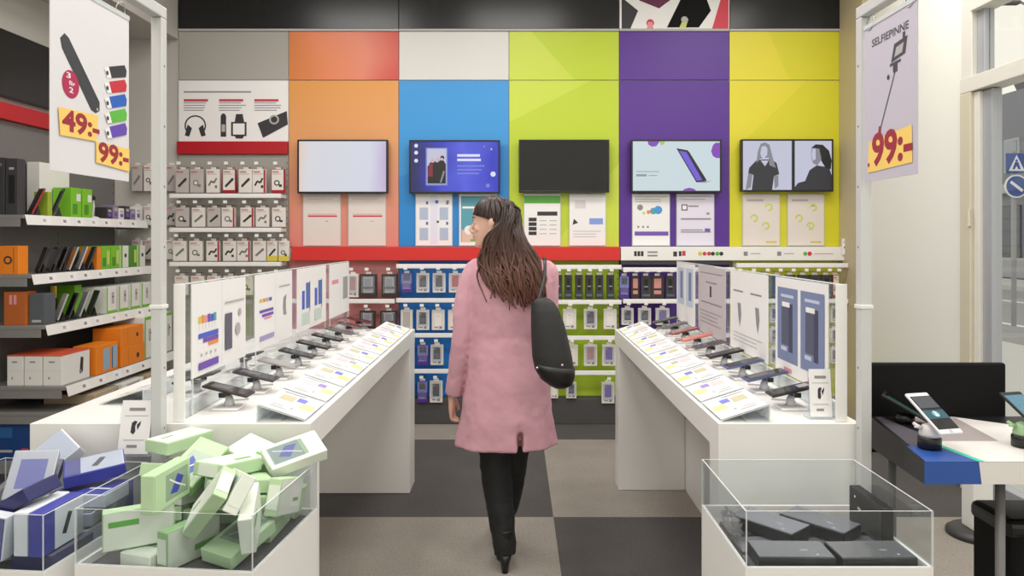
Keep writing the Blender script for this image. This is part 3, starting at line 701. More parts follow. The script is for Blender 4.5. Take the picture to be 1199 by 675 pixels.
def pack(i, cpx, wpx, py0, py1, style, label, hk=True, Y=5.815):
    x, w = wx(cpx, Y), wpx * Y / FPX; za, zc = wz(py1, Y), wz(py0, Y); tabh = 0.022; h = zc - za - tabh
    t = thing('hanging_pack', label, 'hanging pack', (x, Y, za), group='packs hanging on the %s section' % SEC[i])
    body, side, dep = CARDW, CARDW, 0.035
    if style in ('dark', 'pinkdark'): body = BRN
    if style == 'violet': body = PACKV
    if style == 'bottle': body = DARK
    if style == 'grey': body = CARDG
    if style == 'redbox': body = PACKR
    q = MB(); q.bb(-w / 2, w / 2, 0, dep, 0, h, body, 0.004)
    p = Print(q, (-w / 2, 0, 0), (1, 0, 0), (0, 0, 1), w, h)
    if style in ('cable', 'redside', 'grey', 'redbox', 'yellow'):
        if style == 'redbox': p.rect(0.06, 0.12, 0.94, 1 - 0.02, CARDW)
        if style == 'redside': p.rect(0.86, 0.0, 0.99, 0.98, PACKR)
        if style == 'yellow': p.rect(0, 0, 1, 0.26, INKY)
        p.rect(0.1, 0.86, 0.6, 0.9, INKR); p.rect(0.1, 0.78, 0.8, 0.81, LGREY)
        r = random.Random(int(cpx * 7 + py0)); k = r.randrange(3); dk = (INKD, INKD, MID)[r.randrange(3)]
        if k == 0: p.poly([(0.18, 0.30), (0.28, 0.22), (0.82, 0.52), (0.72, 0.62)], dk); p.disc(0.77, 0.57, 0.1, dk, 10)
        elif k == 1: p.disc(0.45, 0.42, 0.22, dk, 14); p.disc(0.45, 0.42, 0.13, CARDW, 12); p.rect(0.6, 0.25, 0.82, 0.36, dk)
        else: p.line([(0.2, 0.3), (0.4, 0.5), (0.6, 0.42), (0.8, 0.62)], 0.014, dk); p.rect(0.66, 0.2, 0.84, 0.32, dk)
    elif style in ('phone', 'phonered', 'phonepurple', 'phonelight', 'phonewhite'):
        c = {'phone': INKD, 'phonered': CRIM, 'phonepurple': INKP, 'phonelight': PCH, 'phonewhite': LGREY}[style]
        if style == 'phonewhite': p.rect(0.25, 0.2, 0.75, 0.85, mat('off_white_print', (236, 230, 224), 0.5)); p.disc(0.5, 0.7, 0.05, LGREY, 8)
        else: p.rect(0.24, 0.30, 0.76, 0.88, c); p.disc(0.34, 0.8, 0.06, LGREY, 8); p.rect(0.3, 0.36, 0.7, 0.6, mat('screen_print', (92, 90, 110), 0.4)) if style == 'phone' and int(cpx) % 2 else None
        p.rect(0.2, 0.12, 0.5, 0.17, INK); p.rect(0.6, 0.08, 0.8, 0.2, INK)
    elif style == 'violet':
        p.rect(0.02, 0.48, 0.98, 0.98, PACKB); p.rect(0.2, 0.62, 0.8, 0.92, INKD); p.rect(0.15, 0.2, 0.7, 0.26, PACKB)
    elif style in ('dark', 'pinkdark'):
        p.rect(0.22, 0.2, 0.78, 0.88, CARDG if style == 'dark' else PCH); p.rect(0.3, 0.28, 0.66, 0.8, SIL if style == 'dark' else PCH); p.rect(0.1, 0.36, 0.9, 0.46, BRN)
    elif style == 'bottle':
        p.rect(0.2, 0.0, 0.8, 0.3, INKD); p.rect(0.3, 0.35, 0.7, 0.85, BLACK); p.rect(0.3, 0.5, 0.7, 0.55, SIL); p.rect(0.1, 0.1, 0.9, 0.2, mat('slate_print', (88, 100, 116), 0.5))
    elif style == 'pale':
        p.rect(0.2, 0.15, 0.8, 0.9, CARDG)
    q.build('card', t)
    if style in ('phone', 'phonered', 'phonepurple', 'phonelight', 'dark', 'violet'):
        q = MB(); q.bb(-w * 0.4, w * 0.4, -0.012, -0.002, h * 0.18, h * 0.92, BAGGY, 0.004); q.build('blister', t)
    q = MB(); q.bb(-0.02, 0.02, dep / 2 - 0.001, dep / 2 + 0.001, h - 0.002, h + tabh - 0.004, CARDW); q.build('hang_tab', t)
    if hk: hook(i, x, zc + 0.0005)
    return t
st = ['grey', 'grey', 'cable', 'redbox', 'cable', 'redside', 'redbox']
c1 = 'accessory pack, %s from the shelf wall, %s row of grey section'
rows = [(195, 226, [213, 230, 249, 268, 287, 303, 325], ['grey', 'grey', 'cable', 'redbox', 'cable', 'redside', 'redbox'], 'top'),
        (240, 266, [213, 232, 250, 267, 289, 307, 326], ['grey', 'cable', 'grey', 'redside', 'redside', 'cable', 'cable'], 'second'),
        (279, 306, [210, 229, 249, 268.5, 285, 303.5, 318.5, 332], ['cable', 'cable', 'redside', 'cable', 'redside', 'cable', 'yellow', 'yellow'], 'third'),
        (320, 346, [212, 231, 250, 269, 288, 307, 326], ['cable', 'cable', 'cable', 'redside', 'cable', 'cable', 'cable'], 'fourth')]
nm = {'grey': 'grey', 'cable': 'white', 'redbox': 'white and red', 'redside': 'red-edged', 'yellow': 'yellow-footed'}
for y0, y1, xs, ss, rn in rows:
    for k, (x, s) in enumerate(zip(xs, ss)):
        pack(0, x, 15.5 if s != 'yellow' else 12, y0, y1, s, nm[s] + ' ' + c1 % (ORD[k], rn))
for y, n in ((229.5, 'below the top row of packs'), (269.5, 'below the second row of packs'), (309.5, 'below the third row of packs')):
    rail(0, y, 'white price rail ' + n + ' on the grey section')
# orange
for k, (x, w_, s, n) in enumerate([(413, 13, 'phonelight', 'white phone case pack beside the clear divider'), (431, 20, 'dark', 'brown framed case pack with a silver insert'), (456, 19, 'dark', 'brown framed case pack by the blue section')]):
    pack(1, x, w_, 318, 348.5, s, n + ', upper row of the orange section')
for x, w_, n in ((430, 18, 'dark case pack behind the last display phones'), (455, 20, 'dark case pack next to the blue section')):
    pack(1, x, w_, 361, 386, 'dark', n + ' in the second row of the orange section')
for y, n in ((353, 'upper'), (394, 'second')): rail(1, y, 'white price rail under the %s row on the orange section' % n)
# blue
for k, (x, w_, s, n) in enumerate([(476, 13, 'violet', 'violet and lavender case pack'), (495, 15, 'phone', 'clear-fronted phone case pack'), (514, 15, 'phone', 'black phone case pack'), (533, 15, 'phonered', 'red phone case pack beside the woman')]):
    pack(2, x, w_, 317, 343, s, n + ' in the top row of the blue section')
for k, (x, w_, s, n) in enumerate([(476, 14, 'pale', 'plain pale case pack at the orange edge'), (495, 15, 'phone', 'white-framed black case pack'), (513, 15, 'phonewhite', 'blank white case pack'), (532, 15, 'phonewhite', 'white case pack beside the pink sleeve')]):
    pack(2, x, w_, 360, 387, s, n + ' in the second row of the blue section')
for k, (x, w_, s, n) in enumerate([(477, 13, 'phonepurple', 'purple phone case pack partly behind the table'), (495, 13, 'violet', 'violet case pack'), (511.5, 15, 'phone', 'black case pack with a white corner')]):
    pack(2, x, w_, 401, 428, s, n + ' in the third row of the blue section')
for k, (x, w_, s, n) in enumerate([(477, 13, 'violet', 'violet case pack beside the table end'), (494.5, 12, 'violet', 'narrow violet case pack'), (510.5, 15, 'phone', 'dark case pack by the hand of the woman')]):
    pack(2, x, w_, 443.5, 472, s, n + ', bottom row of the blue section')
for y, n in ((312, 'above the top row'), (352, 'under the top row'), (393, 'under the second row'), (435, 'under the third row')): rail(2, y, 'white price rail %s of packs on the blue section' % n)
# lime
for k, x in enumerate([642, 654, 665.5, 678, 690, 702, 715]):
    pack(3, x, 8.6, 319, 350, 'bottle', 'slim dark pack, %s from the purple section, top lime row' % ORD[6 - k])
for x, s, n in ((667, 'phonewhite', 'plain white case pack by the bag'), (691.5, 'phone', 'white-framed black phone case pack'), (714.5, 'phonewhite', 'plain white case pack at the purple edge')):
    pack(3, x, 15.5, 359, 386, s, n + ' in the second row of the lime section')
for x, s, n in ((669, 'phonewhite', 'plain white case pack behind the bag'), (691.5, 'phonelight', 'case pack with a coloured phone picture'), (713, 'phonepurple', 'case pack with a purple phone picture')):
    pack(3, x, 15.5, 401, 429, s, n + ' in the third row of the lime section')
for x, w_, y1, s, n in ((649, 9, 467, 'phonewhite', 'small white pack under the bag'), (669, 12, 467, 'phone', 'small dark pack'), (712, 15, 473, 'phonepurple', 'tall white case pack with a purple picture')):
    pack(3, x, w_, 445, y1, s, n + ' in the bottom row of the lime section')
for y, n in ((313, 'above the top row'), (354, 'under the top row'), (396, 'under the second row'), (437, 'under the third row')): rail(3, y, 'white price rail %s of packs on the lime section' % n)
# purple
for x, w_, s, n in ((731, 11, 'violet', 'violet pack at the lime edge'), (744, 10, 'pinkdark', 'narrow pink pack'), (756.5, 12, 'bottle', 'dark slim pack'), (770, 15, 'pinkdark', 'wide pink pack with a brown band'), (785, 11, 'bottle', 'dark slim pack beside the clear divider')):
    pack(4, x, w_, 320, 350, s, n + ' in the top row of the purple section')
for x, w_, s, n in ((735, 14, 'phone', 'black phone case pack'), (755, 15, 'phone', 'black case pack behind the end phones'), (776, 16, 'phonepurple', 'lavender case pack')):
    pack(4, x, w_, 358, 381, s, n + ' in the second row of the purple section')
for y, n in ((316, 'above the top row'), (353, 'under the top row'), (393, 'under the second row')): rail(4, y, 'white price rail %s of packs on the purple section' % n)
# yellow (seen over and between the clear divider posters)
for k, x in enumerate([864, 880, 896, 911, 926, 941, 955, 968]):
    pack(5, x, 12.5, 319, 350, 'bottle', 'black pack, %s from the purple section, top row of the yellow section' % ORD[k])
pack(5, 979, 7, 319, 349, 'redbox', 'narrow red pack at the end of the top row of the yellow section')
for r, (y0, y1, rn) in enumerate(((357, 378, 'second'), (382, 402, 'third'), (405, 426, 'fourth'))):
    for x, n in ((907, 'between the divider posters'), (978, 'beside the beige pilaster')):
        pack(5, x, 10, y0, y1, 'phone', 'small black case pack %s in the %s row of the yellow section' % (n, rn))
for y, n in ((311, 'above the top row'), (353, 'under the top row')): rail(5, y, 'white price rail %s of packs on the yellow section' % n)
# ---------------------------------------------------------------- phone tables
ZT = 0.94
LX0, LX1, RX0, RX1, TY0, TY1 = -1.464, -0.617, 0.614, 1.045, 2.19, 4.47
t = thing('phone_table', 'white phone table beside the shelf wall, open at the side with deep end panels', 'table', ((LX0 + LX1) / 2, (TY0 + TY1) / 2, 0))
cx, cy = (LX0 + LX1) / 2, (TY0 + TY1) / 2
w2, l2 = (LX1 - LX0) / 2, (TY1 - TY0) / 2
MB().bb(-w2, w2, -l2 + 0.1002, l2, ZT - 0.085, ZT, WHITE, 0.001).build('table_top', t)
MB().bb(-w2, w2, -l2, -l2 + 0.10, 0.001, ZT, WHITE, 0.0015).build('end_panel', t)
MB().bb(-w2 + .001, w2 - .001, l2 - 0.21, l2 - .001, 0.001, ZT - 0.0855, WHITE, 0.003).build('end_panel', t)
t = thing('phone_table', 'white phone table beside the window, with a long back panel', 'table', ((RX0 + RX1) / 2, cy, 0))
w2 = (RX1 - RX0) / 2
MB().bb(-w2, w2, -l2 + 0.1002, l2, ZT - 0.085, ZT, WHITE, 0.001).build('table_top', t)
MB().bb(-w2, w2, -l2, -l2 + 0.10, 0.001, ZT, WHITE, 0.0015).build('end_panel', t)
MB().bb(-w2 + .001, w2 - 0.036, l2 - 0.16, l2 - .02, 0.001, ZT - 0.0855, WHITE, 0.003).build('end_panel', t)
MB().bb(w2 - 0.034, w2 - .001, -l2 + 0.102, l2 - .03, 0.001, ZT - 0.0855, WHITE, 0.003).build('back_panel', t)

# clear divider sheets with poster inserts
def divider(xc, side, label):
    t = thing('clear_divider', label, 'divider', (xc, cy, ZT + 0.001))
    h = 0.415; y0, y1 = 2.21 - cy, 4.44 - cy
    q = MB(); plate(q, -0.003, 0.003, y0, y1, 0.0, h); q.build('clear_sheet', t)
    q = MB(); q.bb(-0.017, 0.017, y0 - 0.006, y0, 0, h + 0.004, WHITE, 0.001); q.build('end_strip', t)
    q = MB(); q.bb(-0.004, 0.004, y0, y1, h + 0.0005, h + 0.004, CLEARE); q.build('top_strip', t)
    q = MB(); q.bb(-side * 0.016, -side * 0.0035, y0 + 0.002, y1 - 0.02, 0, 0.05, WHITE, 0.002); q.build('base_rail', t)
    return t
DLX, DRX = -1.02, 0.992
dl = divider(DLX, 1, 'clear acrylic divider along the middle of the shelf-side phone table')
dr = divider(DRX, -1, 'clear acrylic divider along the window edge of the window-side phone table')
SLATE = mat('slate_blue_ink', (122, 134, 172), 0.6); SLATE2 = mat('slate_dark_ink', (84, 88, 112), 0.6); PBLUE = mat('pale_blue_wash', (196, 206, 226), 0.6)
def insert(side, y0, y1, z0_, z1_, label, art, m=PAPER):
    """paper poster held between the two sheets of a divider; faces the aisle"""
    xc = (DLX if side > 0 else DRX) + side * 0.0055
    t = thing('poster_insert', label, 'poster', (xc, (y0 + y1) / 2, ZT + 0.002 + (z0_ - ZT)), group='posters in the clear dividers')
    w, h = y1 - y0, z1_ - z0_
    q = MB(); q.bb(-0.0015, 0.0015, -w / 2, w / 2, 0, h, m)
    # lower feet of the insert reach the table top between the sheets
    for s in (-1, 1): q.bb(-0.0012, 0.0012, s * w * 0.48 - 0.004, s * w * 0.48 + 0.004, ZT - z0_, 0.0, CLEARE)
    if side > 0: p = Print(q, (0.0015, -w / 2, 0), (0, 1, 0), (0, 0, 1), w, h)
    else: p = Print(q, (-0.0015, w / 2, 0), (0, -1, 0), (0, 0, 1), w, h)
    art(p); q.build('paper', t)
def l1(p):
    for k, m in enumerate((INKY, INKO, PINKI, INKP, INKB, TEAL)): p.rect(0.10 + k * 0.052, 0.56, 0.145 + k * 0.052, 0.64 + 0.01 * (k % 2), m); p.rect(0.12 + k * 0.052, 0.49, 0.124 + k * 0.052, 0.55, LGREY)
    p.rect(0.10, 0.40, 0.44, 0.455, INKB); p.rect(0.18, 0.345, 0.44, 0.395, INKP); p.rect(0.27, 0.30, 0.44, 0.34, INKO)
    for k in range(4): p.disc(0.15 + 0.08 * k, 0.22, 0.012, LGREY, 8)
    p.rect(0.10, 0.06, 0.44, 0.14, INKP); p.rect(0.505, 0.02, 0.508, 0.98, LGREY); p.rect(0.56, 0.72, 0.95, 0.74, LGREY)
    p.rect(0.565, 0.17, 0.70, 0.60, mat('print_slate', (98, 94, 112), 0.6)); p.disc(0.82, 0.38, 0.05, LGREY); p.disc(0.86, 0.58, 0.03, LGREY)
def l2_(p):
    for k, m in enumerate((INKY, INKO, LGREY, INKP)): p.rect(0.10 + k * 0.08, 0.62, 0.17 + k * 0.08, 0.67, m)
    p.rect(0.1, 0.48, 0.45, 0.52, INKP); p.rect(0.16, 0.42, 0.45, 0.46, INKP); p.rect(0.22, 0.38, 0.4, 0.41, PINKI); p.rect(0.10, 0.10, 0.47, 0.17, mat('mauve_ink', (166, 158, 200), 0.6))
    p.rect(0.505, 0.02, 0.508, 0.98, LGREY); p.poly([(0.74, 0.36), (0.82, 0.36), (0.80, 0.44), (0.80, 0.56), (0.82, 0.66), (0.74, 0.62), (0.72, 0.5)], mat('print_grey', (150, 148, 152), 0.6)); p.rect(0.6, 0.78, 0.92, 0.80, LGREY)
def l3(p):
    for a in (0.14, 0.57):
        p.rect(a, 0.34, a + 0.09, 0.64, INKB); p.rect(a + 0.13, 0.34, a + 0.25, 0.76, mat('steel_blue_ink', (90, 112, 180), 0.6)); p.rect(a + 0.25, 0.28, a + 0.27, 0.78, SLATE2); p.rect(a, 0.08, a + 0.25, 0.28, mat('mint_wash', (200, 216, 208), 0.6))
def l4(p):
    p.rect(0.1, 0.62, 0.42, 0.70, PINKI); p.rect(0.66, 0.28, 0.92, 0.72, mat('print_grey2', (164, 162, 162), 0.6)); p.rect(0.505, 0.02, 0.508, 0.98, LGREY)
zi0, zi1 = 1.055, 1.352
insert(1, 2.275, 2.73, zi0, zi1, 'poster with a rainbow bar chart and a grey phone, near end of the shelf-side divider', l1)
insert(1, 2.83, 3.30, zi0, zi1, 'poster with a mauve bar and a grey earphone, second along the shelf-side divider', l2_)
insert(1, 3.38, 3.89, zi0, zi1, 'poster with tall blue phone bars, third along the shelf-side divider', l3)
insert(1, 3.97, 4.43, zi0, zi1, 'poster with a pink mark and grey phone, far end of the shelf-side divider', l4)
def r1(p):
    for a in (0.05, 0.53):
        p.rect(a, 0.13, a + 0.42, 0.90, SLATE)
        p.rect(a + 0.09, 0.30, a + 0.24, 0.70, SLATE2); p.rect(a + 0.24, 0.24, a + 0.32, 0.74, mat('slate_darker_ink', (66, 66, 92), 0.6)); p.rect(a + 0.10, 0.70, a + 0.26, 0.75, PAPER); p.rect(a + 0.08, 0.24, a + 0.2, 0.28, PBLUE); p.rect(a + 0.08, 0.80, a + 0.34, 0.83, PBLUE)
        p.rect(a + 0.14, 0.03, a + 0.30, 0.07, PINKI)
def r2(p):
    for a in (0.22, 0.70): p.poly([(a, 0.60), (a + 0.09, 0.60), (a + 0.11, 0.46), (a + 0.07, 0.30), (a + 0.03, 0.40)], mat('print_grey3', (142, 138, 144), 0.6)); p.rect(a - 0.12, 0.74, a + 0.16, 0.76, INK)
    p.lines(0.1, 0.08, 0.9, 0.22, 3, LGREY, 0.2)
def r3(p):
    p.rect(0.46, 0.56, 0.52, 0.72, INKD); p.rect(0.3, 0.76, 0.72, 0.78, INK); p.rect(0.12, 0.46, 0.88, 0.48, INK); p.lines(0.1, 0.12, 0.9, 0.34, 4, INK, 0.2); p.rect(0.1, 0.9, 0.9, 0.91, INK)
def r4(p):
    for a in (0.08, 0.55): p.rect(a, 0.30, a + 0.36, 0.92, PBLUE); p.rect(a + 0.14, 0.40, a + 0.28, 0.86, SLATE)
insert(-1, 2.285, 2.745, zi0 - 0.05, zi1, 'poster of two phone pairs on slate blue, near end of the window-side divider', r1)
insert(-1, 2.83, 3.32, zi0 - 0.05, zi1, 'white poster with two grey earpieces, second along the window-side divider', r2)
insert(-1, 3.40, 3.90, zi0 - 0.05, zi1, 'greyish poster with a small dark phone, third along the window-side divider', r3, PAPERG)
insert(-1, 3.98, 4.42, zi0 - 0.05, zi1, 'pale blue poster of two phones, far end of the window-side divider', r4)

# display stands, phones, tilted price cards
SCRD = mat('phone_glass_dark', (26, 24, 30), 0.15)
def stand(x, y, side, label, grp):
    t = thing('display_stand', label, 'phone stand', (x, y, ZT + 0.001), group=grp)
    q = MB(); q.box((0, 0, 0.004), (0.085, 0.085, 0.008), PAPER, 0.003); q.build('base', t)
    q = MB(); q.tube([(0, 0, 0.0085), (0, 0, 0.03), (-side * 0.006, 0, 0.0445)], [0.018, 0.013, 0.011], mat('stand_pale_grey', (206, 204, 208), 0.3), 14); q.build('neck', t)
    q = MB(); q.tube([(-side * 0.03, 0.046, 0.004), (-side * 0.043, 0.07, 0.004), (-side * 0.03, 0.10, 0.004), (side * 0.02, 0.12, 0.004)], 0.003, LGREY, 6); q.build('cable', t)
    q = MB(); q.box((side * -0.009, 0, 0.0462), (0.034, 0.05, 0.0012), BLACK); 
    for s in (-1, 1): q.box((side * -0.009, s * 0.041, 0.051), (0.02, 0.004, 0.016), BLACK, 0.001); q.box((side * -0.009, s * 0.031, 0.0462), (0.02, 0.02, 0.0012), BLACK)
    q.build('clamp', t)
    return t
def phone(x, y, side, body, scr, label, grp, patch=None):
    t = thing('display_phone', label, 'phone', (x, y, ZT + 0.062), (0, side * math.radians(13), 0), grp)
    q = MB(); q.box((0, 0, 0), (0.152, 0.074, 0.0085), body, 0.0035, seg=3); q.build('body', t)
    q = MB(); q.box((0, 0, 0.0046), (0.134, 0.068, 0.0012), scr, 0.0004)
    p = Print(q, (-0.067, -0.034, 0.0052), (1, 0, 0), (0, 1, 0), 0.134, 0.068)
    if patch: p.rect(*patch)
    q.build('touchscreen', t)
    q = MB(); q.cyl((side * 0.0715, 0, 0.0042), (side * 0.0715, 0, 0.0050), 0.004, DARK, n=12); q.build('home_button', t)
    return t
def card(x, y, side, k, label, grp):
    t = thing('price_card', label, 'price card', (x, y, ZT + 0.001), group=grp)
    hgt, w, d = 0.048, 0.148, 0.238
    a = math.atan2(hgt, w)
    M = Matrix.Translation((0, 0, 0.003 + hgt / 2)) @ Matrix.Rotation(side * a, 4, 'Y')
    L = math.hypot(w, hgt)
    q = MB(); q.box((0, 0, 0), (L, d, 0.0025), CLEAR, 0, M); q.bb(-side * w / 2 - 0.0015, -side * w / 2 + 0.0015, -d / 2, d / 2, 0, hgt, CLEARE); q.bb(-side * w / 2, side * (-w / 2 + 0.07), -d / 2, d / 2, 0, 0.0022, CLEARE)
    q.box((0, -d / 2, 0), (L, 0.002, 0.003), CLEARE, 0, M); q.box((0, d / 2, 0), (L, 0.002, 0.003), CLEARE, 0, M)
    q.build('clear_holder', t)
    q = MB(); q.box((0, 0, 0.0018), (L - 0.006, d - 0.012, 0.0008), PAPER, 0, M)
    if side > 0: p = Print(q, M @ V((-(L - .006) / 2, -d / 2 + .006, 0.0022)), M.to_3x3() @ V((1, 0, 0)), V((0, 1, 0)), L - .006, d - .012)
    else: p = Print(q, M @ V((-(L - .006) / 2, -d / 2 + .006, 0.0022)), M.to_3x3() @ V((1, 0, 0)), V((0, 1, 0)), L - .006, d - .012)
    r = random.Random(k * 3 + (5 if side > 0 else 11))
    o_, b_, l_, y_, p_, v_ = [mat('card_print_%d' % i, c, 0.6) for i, c in enumerate(((192, 186, 156), (122, 126, 206), (214, 216, 156), (226, 212, 140), (232, 196, 200), (158, 138, 200)))]
    c1_, c2_, c3_ = [(o_, b_, l_), (p_, v_, l_), (o_, b_, y_), (p_, LGREY, l_)][k % 4 if k else 0]
    mir = (lambda u: u) if side > 0 else (lambda u: 1 - u)
    def R(u0, v0, u1, v1, m): p.rect(min(mir(u0), mir(u1)), v0, max(mir(u0), mir(u1)), v1, m)
    R(0.14, 0.52, 0.46, 0.80, c1_); R(0.50, 0.62, 0.70, 0.82, c2_); R(0.66, 0.36, 0.95, 0.62, c3_); R(0.55, 0.2, 0.6, 0.3, LGREY); R(0.15, 0.12, 0.5, 0.16, LGREY); R(0.15, 0.22, 0.42, 0.25, LGREY)
    R(0.1, 0.9, 0.6, 0.93, INK)
    q.build('paper', t)
    return t
pal = {'black': (24, 23, 24), 'brown-black': (46, 34, 32), 'dark grey': (60, 58, 60), 'pale grey': (150, 146, 146), 'grey': (110, 108, 110), 'wine red': (96, 34, 46), 'slate blue': (84, 94, 142), 'salmon': (206, 120, 108), 'rust red': (140, 66, 62), 'brown-grey': (110, 96, 94)}
def pm(n): return mat('phone_' + n.replace(' ', '_').replace('-', '_'), pal[n], 0.35)
left = ['brown-black', 'dark grey', 'pale grey', 'dark grey', 'black', 'black', 'grey', 'grey', 'wine red']
right = ['black', 'slate blue', 'slate blue', 'black', 'brown-grey', 'salmon', 'rust red', 'grey', 'dark grey']
for side, names, tb in ((1, left, 'shelf-side'), (-1, right, 'window-side')):
    for k, n in enumerate(names):
        y = 2.385 + 0.252 * k; x = -side * 0.938 if side > 0 else 0.905
        where = '%s stand from the near end of the %s phone table' % (ORD[k], tb)
        stand(x, y, side, 'pale phone stand, %s from the near end of the %s phone table' % (ORD[k], tb), 'phone stands on the %s table' % tb)
        sc_ = SCRD if n not in ('salmon', 'pale grey', 'rust red') else mat('phone_glass_' + n.replace(' ', '_'), tuple(min(255, c + 10) for c in pal[n]), 0.2)
        patch = None
        if k == 0: patch = (0.1, 0.2, 0.55, 0.8, mat('screen_print_grey', (96, 92, 96), 0.3)) if side > 0 else (0.66, 0.22, 0.92, 0.78, mat('screen_print_pale', (176, 170, 172), 0.3))
        if k == 1: patch = (0.08, 0.2, 0.6, 0.8, mat('screen_print_grey', (96, 92, 96), 0.3))
        phone(x - side * 0.002, y, side, pm(n), sc_, '%s phone on the %s' % (n, where), 'display phones on the %s table' % tb, patch)
    for k in range(9):
        y = 2.325 + 0.2465 * k; x = -0.71 if side > 0 else 0.70
        card(x, y, side, k, 'tilted price card, %s from the near end of the %s phone table' % (ORD[k], tb), 'price cards on the %s table' % tb)
# far half of the shelf-side table: two flat card holders lying by the edge; small card on the window-side table
for k, y in enumerate((2.55, 3.0)):
    card(-1.32, y, -1, k + 2, 'tilted price card behind the divider, %s along the shelf edge' % ('first' if k == 0 else 'second'), 'price cards behind the divider')
    stand(-1.14, y + 0.05, -1, 'pale phone stand behind the divider, %s along the shelf edge' % ('first' if k == 0 else 'second'), 'phone stands behind the divider')
    phone(-1.14, y + 0.05, -1, pm('dark grey'), SCRD, 'dark phone behind the divider on the %s stand along the shelf edge' % ('first' if k == 0 else 'second'), 'phones behind the divider')
def aframe(x, y, z, w, h, lean, label, rz=0.0):
    t = thing('sign_holder', label, 'sign', (x, y, z), (0, 0, rz))
    M = Matrix.Rotation(-lean, 4, 'X')
    q = MB(); q.bb(-w / 2, w / 2, -0.0015, 0.0015, 0.0, h, CLEAR, 0, M); q.bb(-w / 2, w / 2, 0, 0.05, -0.001, 0.0015, CLEARE); q.build('clear_holder', t)
    q = MB(); q.bb(-w / 2 + 0.004, w / 2 - 0.004, -0.004, -0.002, 0.006, h - 0.004, PAPER, 0, M)
    p = Print(q, M @ V((-w / 2 + .004, -0.004, 0.006)), (1, 0, 0), M.to_3x3() @ V((0, 0, 1)), w - .008, h - .01)
    p.rect(0.25, 0.80, 0.78, 0.86, INK); p.rect(0.12, 0.70, 0.9, 0.715, LGREY)
    p.poly([(0.36, 0.40), (0.46, 0.36), (0.52, 0.42), (0.50, 0.52), (0.56, 0.60), (0.48, 0.62), (0.38, 0.58)], INKD); p.poly([(0.55, 0.54), (0.68, 0.62), (0.66, 0.54), (0.58, 0.44)], INKD)
    p.rect(0.15, 0.25, 0.85, 0.265, LGREY); p.rect(0.28, 0.12, 0.62, 0.17, INK)
    q.build('paper', t); return t
aframe(0.945, 2.240, ZT + 0.0025, 0.075, 0.155, 0.12, 'small white sign in a clear holder at the near end of the window-side divider')

# ---------------------------------------------------------------- dark interactive table by the window
def darktable():
    t = thing('demo_table', 'dark demo table with blue and white top by the window', 'table', (1.40, 2.12, 0))
    ox, oy = 1.40, 2.12
    tz = 0.92
    A, B, C_, D = V((1.06, 1.88)), V((1.75, 1.88)), V((1.75, 2.36)), V((1.156, 2.36))
    P = [A, B, C_, D]; lo_ = [0.862, 0.862, 0.82, 0.82]
    q = MB()
    vs = [(p.x - ox, p.y - oy, z) for p, z in zip(P, lo_)] + [(p.x - ox, p.y - oy, tz) for p in P]
    q.add(vs, [[3, 2, 1, 0], [4, 5, 6, 7], [0, 1, 5, 4], [1, 2, 6, 5], [2, 3, 7, 6], [3, 0, 4, 7]], mat('demo_top_black', (24, 23, 26), 0.4, spec=0.3))
    p = Print(q, (1.06 - ox, 1.88 - oy, tz), (1, 0, 0), (0, 1, 0), 1.0, 1.0)
    BL = mat('demo_blue', (46, 84, 160), 0.35); GRN = mat('demo_green', (62, 196, 160), 0.35); PW = mat('demo_white', (226, 222, 218), 0.35); PG = mat('demo_grey', (168, 158, 158), 0.35)
    p.poly([(0.02, 0.03), (0.125, 0.0), (0.16, 0.11), (0.125, 0.47), (0.105, 0.47)], mat('demo_grey_dark', (92, 88, 96), 0.3))
    p.poly([(0.004, 0.0), (0.145, 0.0), (0.115, 0.14), (0.03, 0.14)], BL)
    p.poly([(0.145, 0.0), (0.69, 0.0), (0.69, 0.2), (0.36, 0.47), (0.20, 0.47), (0.125, 0.16)], PW)
    p.poly([(0.16, 0.19), (0.32, 0.19), (0.36, 0.46), (0.205, 0.46)], PG)
    p.poly([(0.14, 0.0), (0.158, 0.0), (0.13, 0.17), (0.116, 0.15)], GRN)
    f = Print(q, (1.06 - ox, 1.88 - oy, 0.862), (1, 0, 0), (0, 0, 1), 0.69, 0.058)
    f.poly([(0.0, 0), (0.215, 0), (0.205, 1), (0, 1)], BL); f.poly([(0.215, 0), (1, 0), (1, 1), (0.205, 1)], PW)
    q.build('table_top', t)
    q = MB(); q.bb(1.154 - ox, 1.60 - ox, 2.362 - oy, 2.385 - oy, 0.80, 1.093, BLACKM, 0.009, seg=3); q.build('back_board', t)
    for x, y in ((1.31, 1.96), (1.20, 2.31), (1.70, 1.96), (1.70, 2.31)):
        q = MB(); q.tube([(x - ox, y - oy, 0.001), (x - ox, y - oy, 0.84 if y < 2.2 else 0.82)], 0.012, mat('leg_grey', (120, 118, 118), 0.4), 12); q.lathe((x - ox, y - oy, 0.001), [(0.02, 0), (0.02, 0.008), (0.013, 0.012)], BLACK, 12); q.build('leg', t)
    return t
darktable()
def bigphone(x, y, z, yaw, body, scr, label, scrart=None):
    t = thing('demo_phone', label, 'phone', (x, y, z), (math.radians(33), 0, yaw))
    q = MB(); q.box((0, 0, 0), (0.074, 0.152, 0.009), body, 0.004, seg=3); q.build('body', t)
    q = MB(); q.box((0, 0, 0.0048), (0.067, 0.122, 0.0014), scr, 0.0004)
    if scrart: scrart(Print(q, (-0.0335, -0.061, 0.0055), (1, 0, 0), (0, 1, 0), 0.067, 0.122))
    q.build('touchscreen', t)
    q = MB(); q.cyl((0, -0.068, 0.0042), (0, -0.068, 0.0054), 0.005, LGREY, n=14); q.build('home_button', t)
    return t
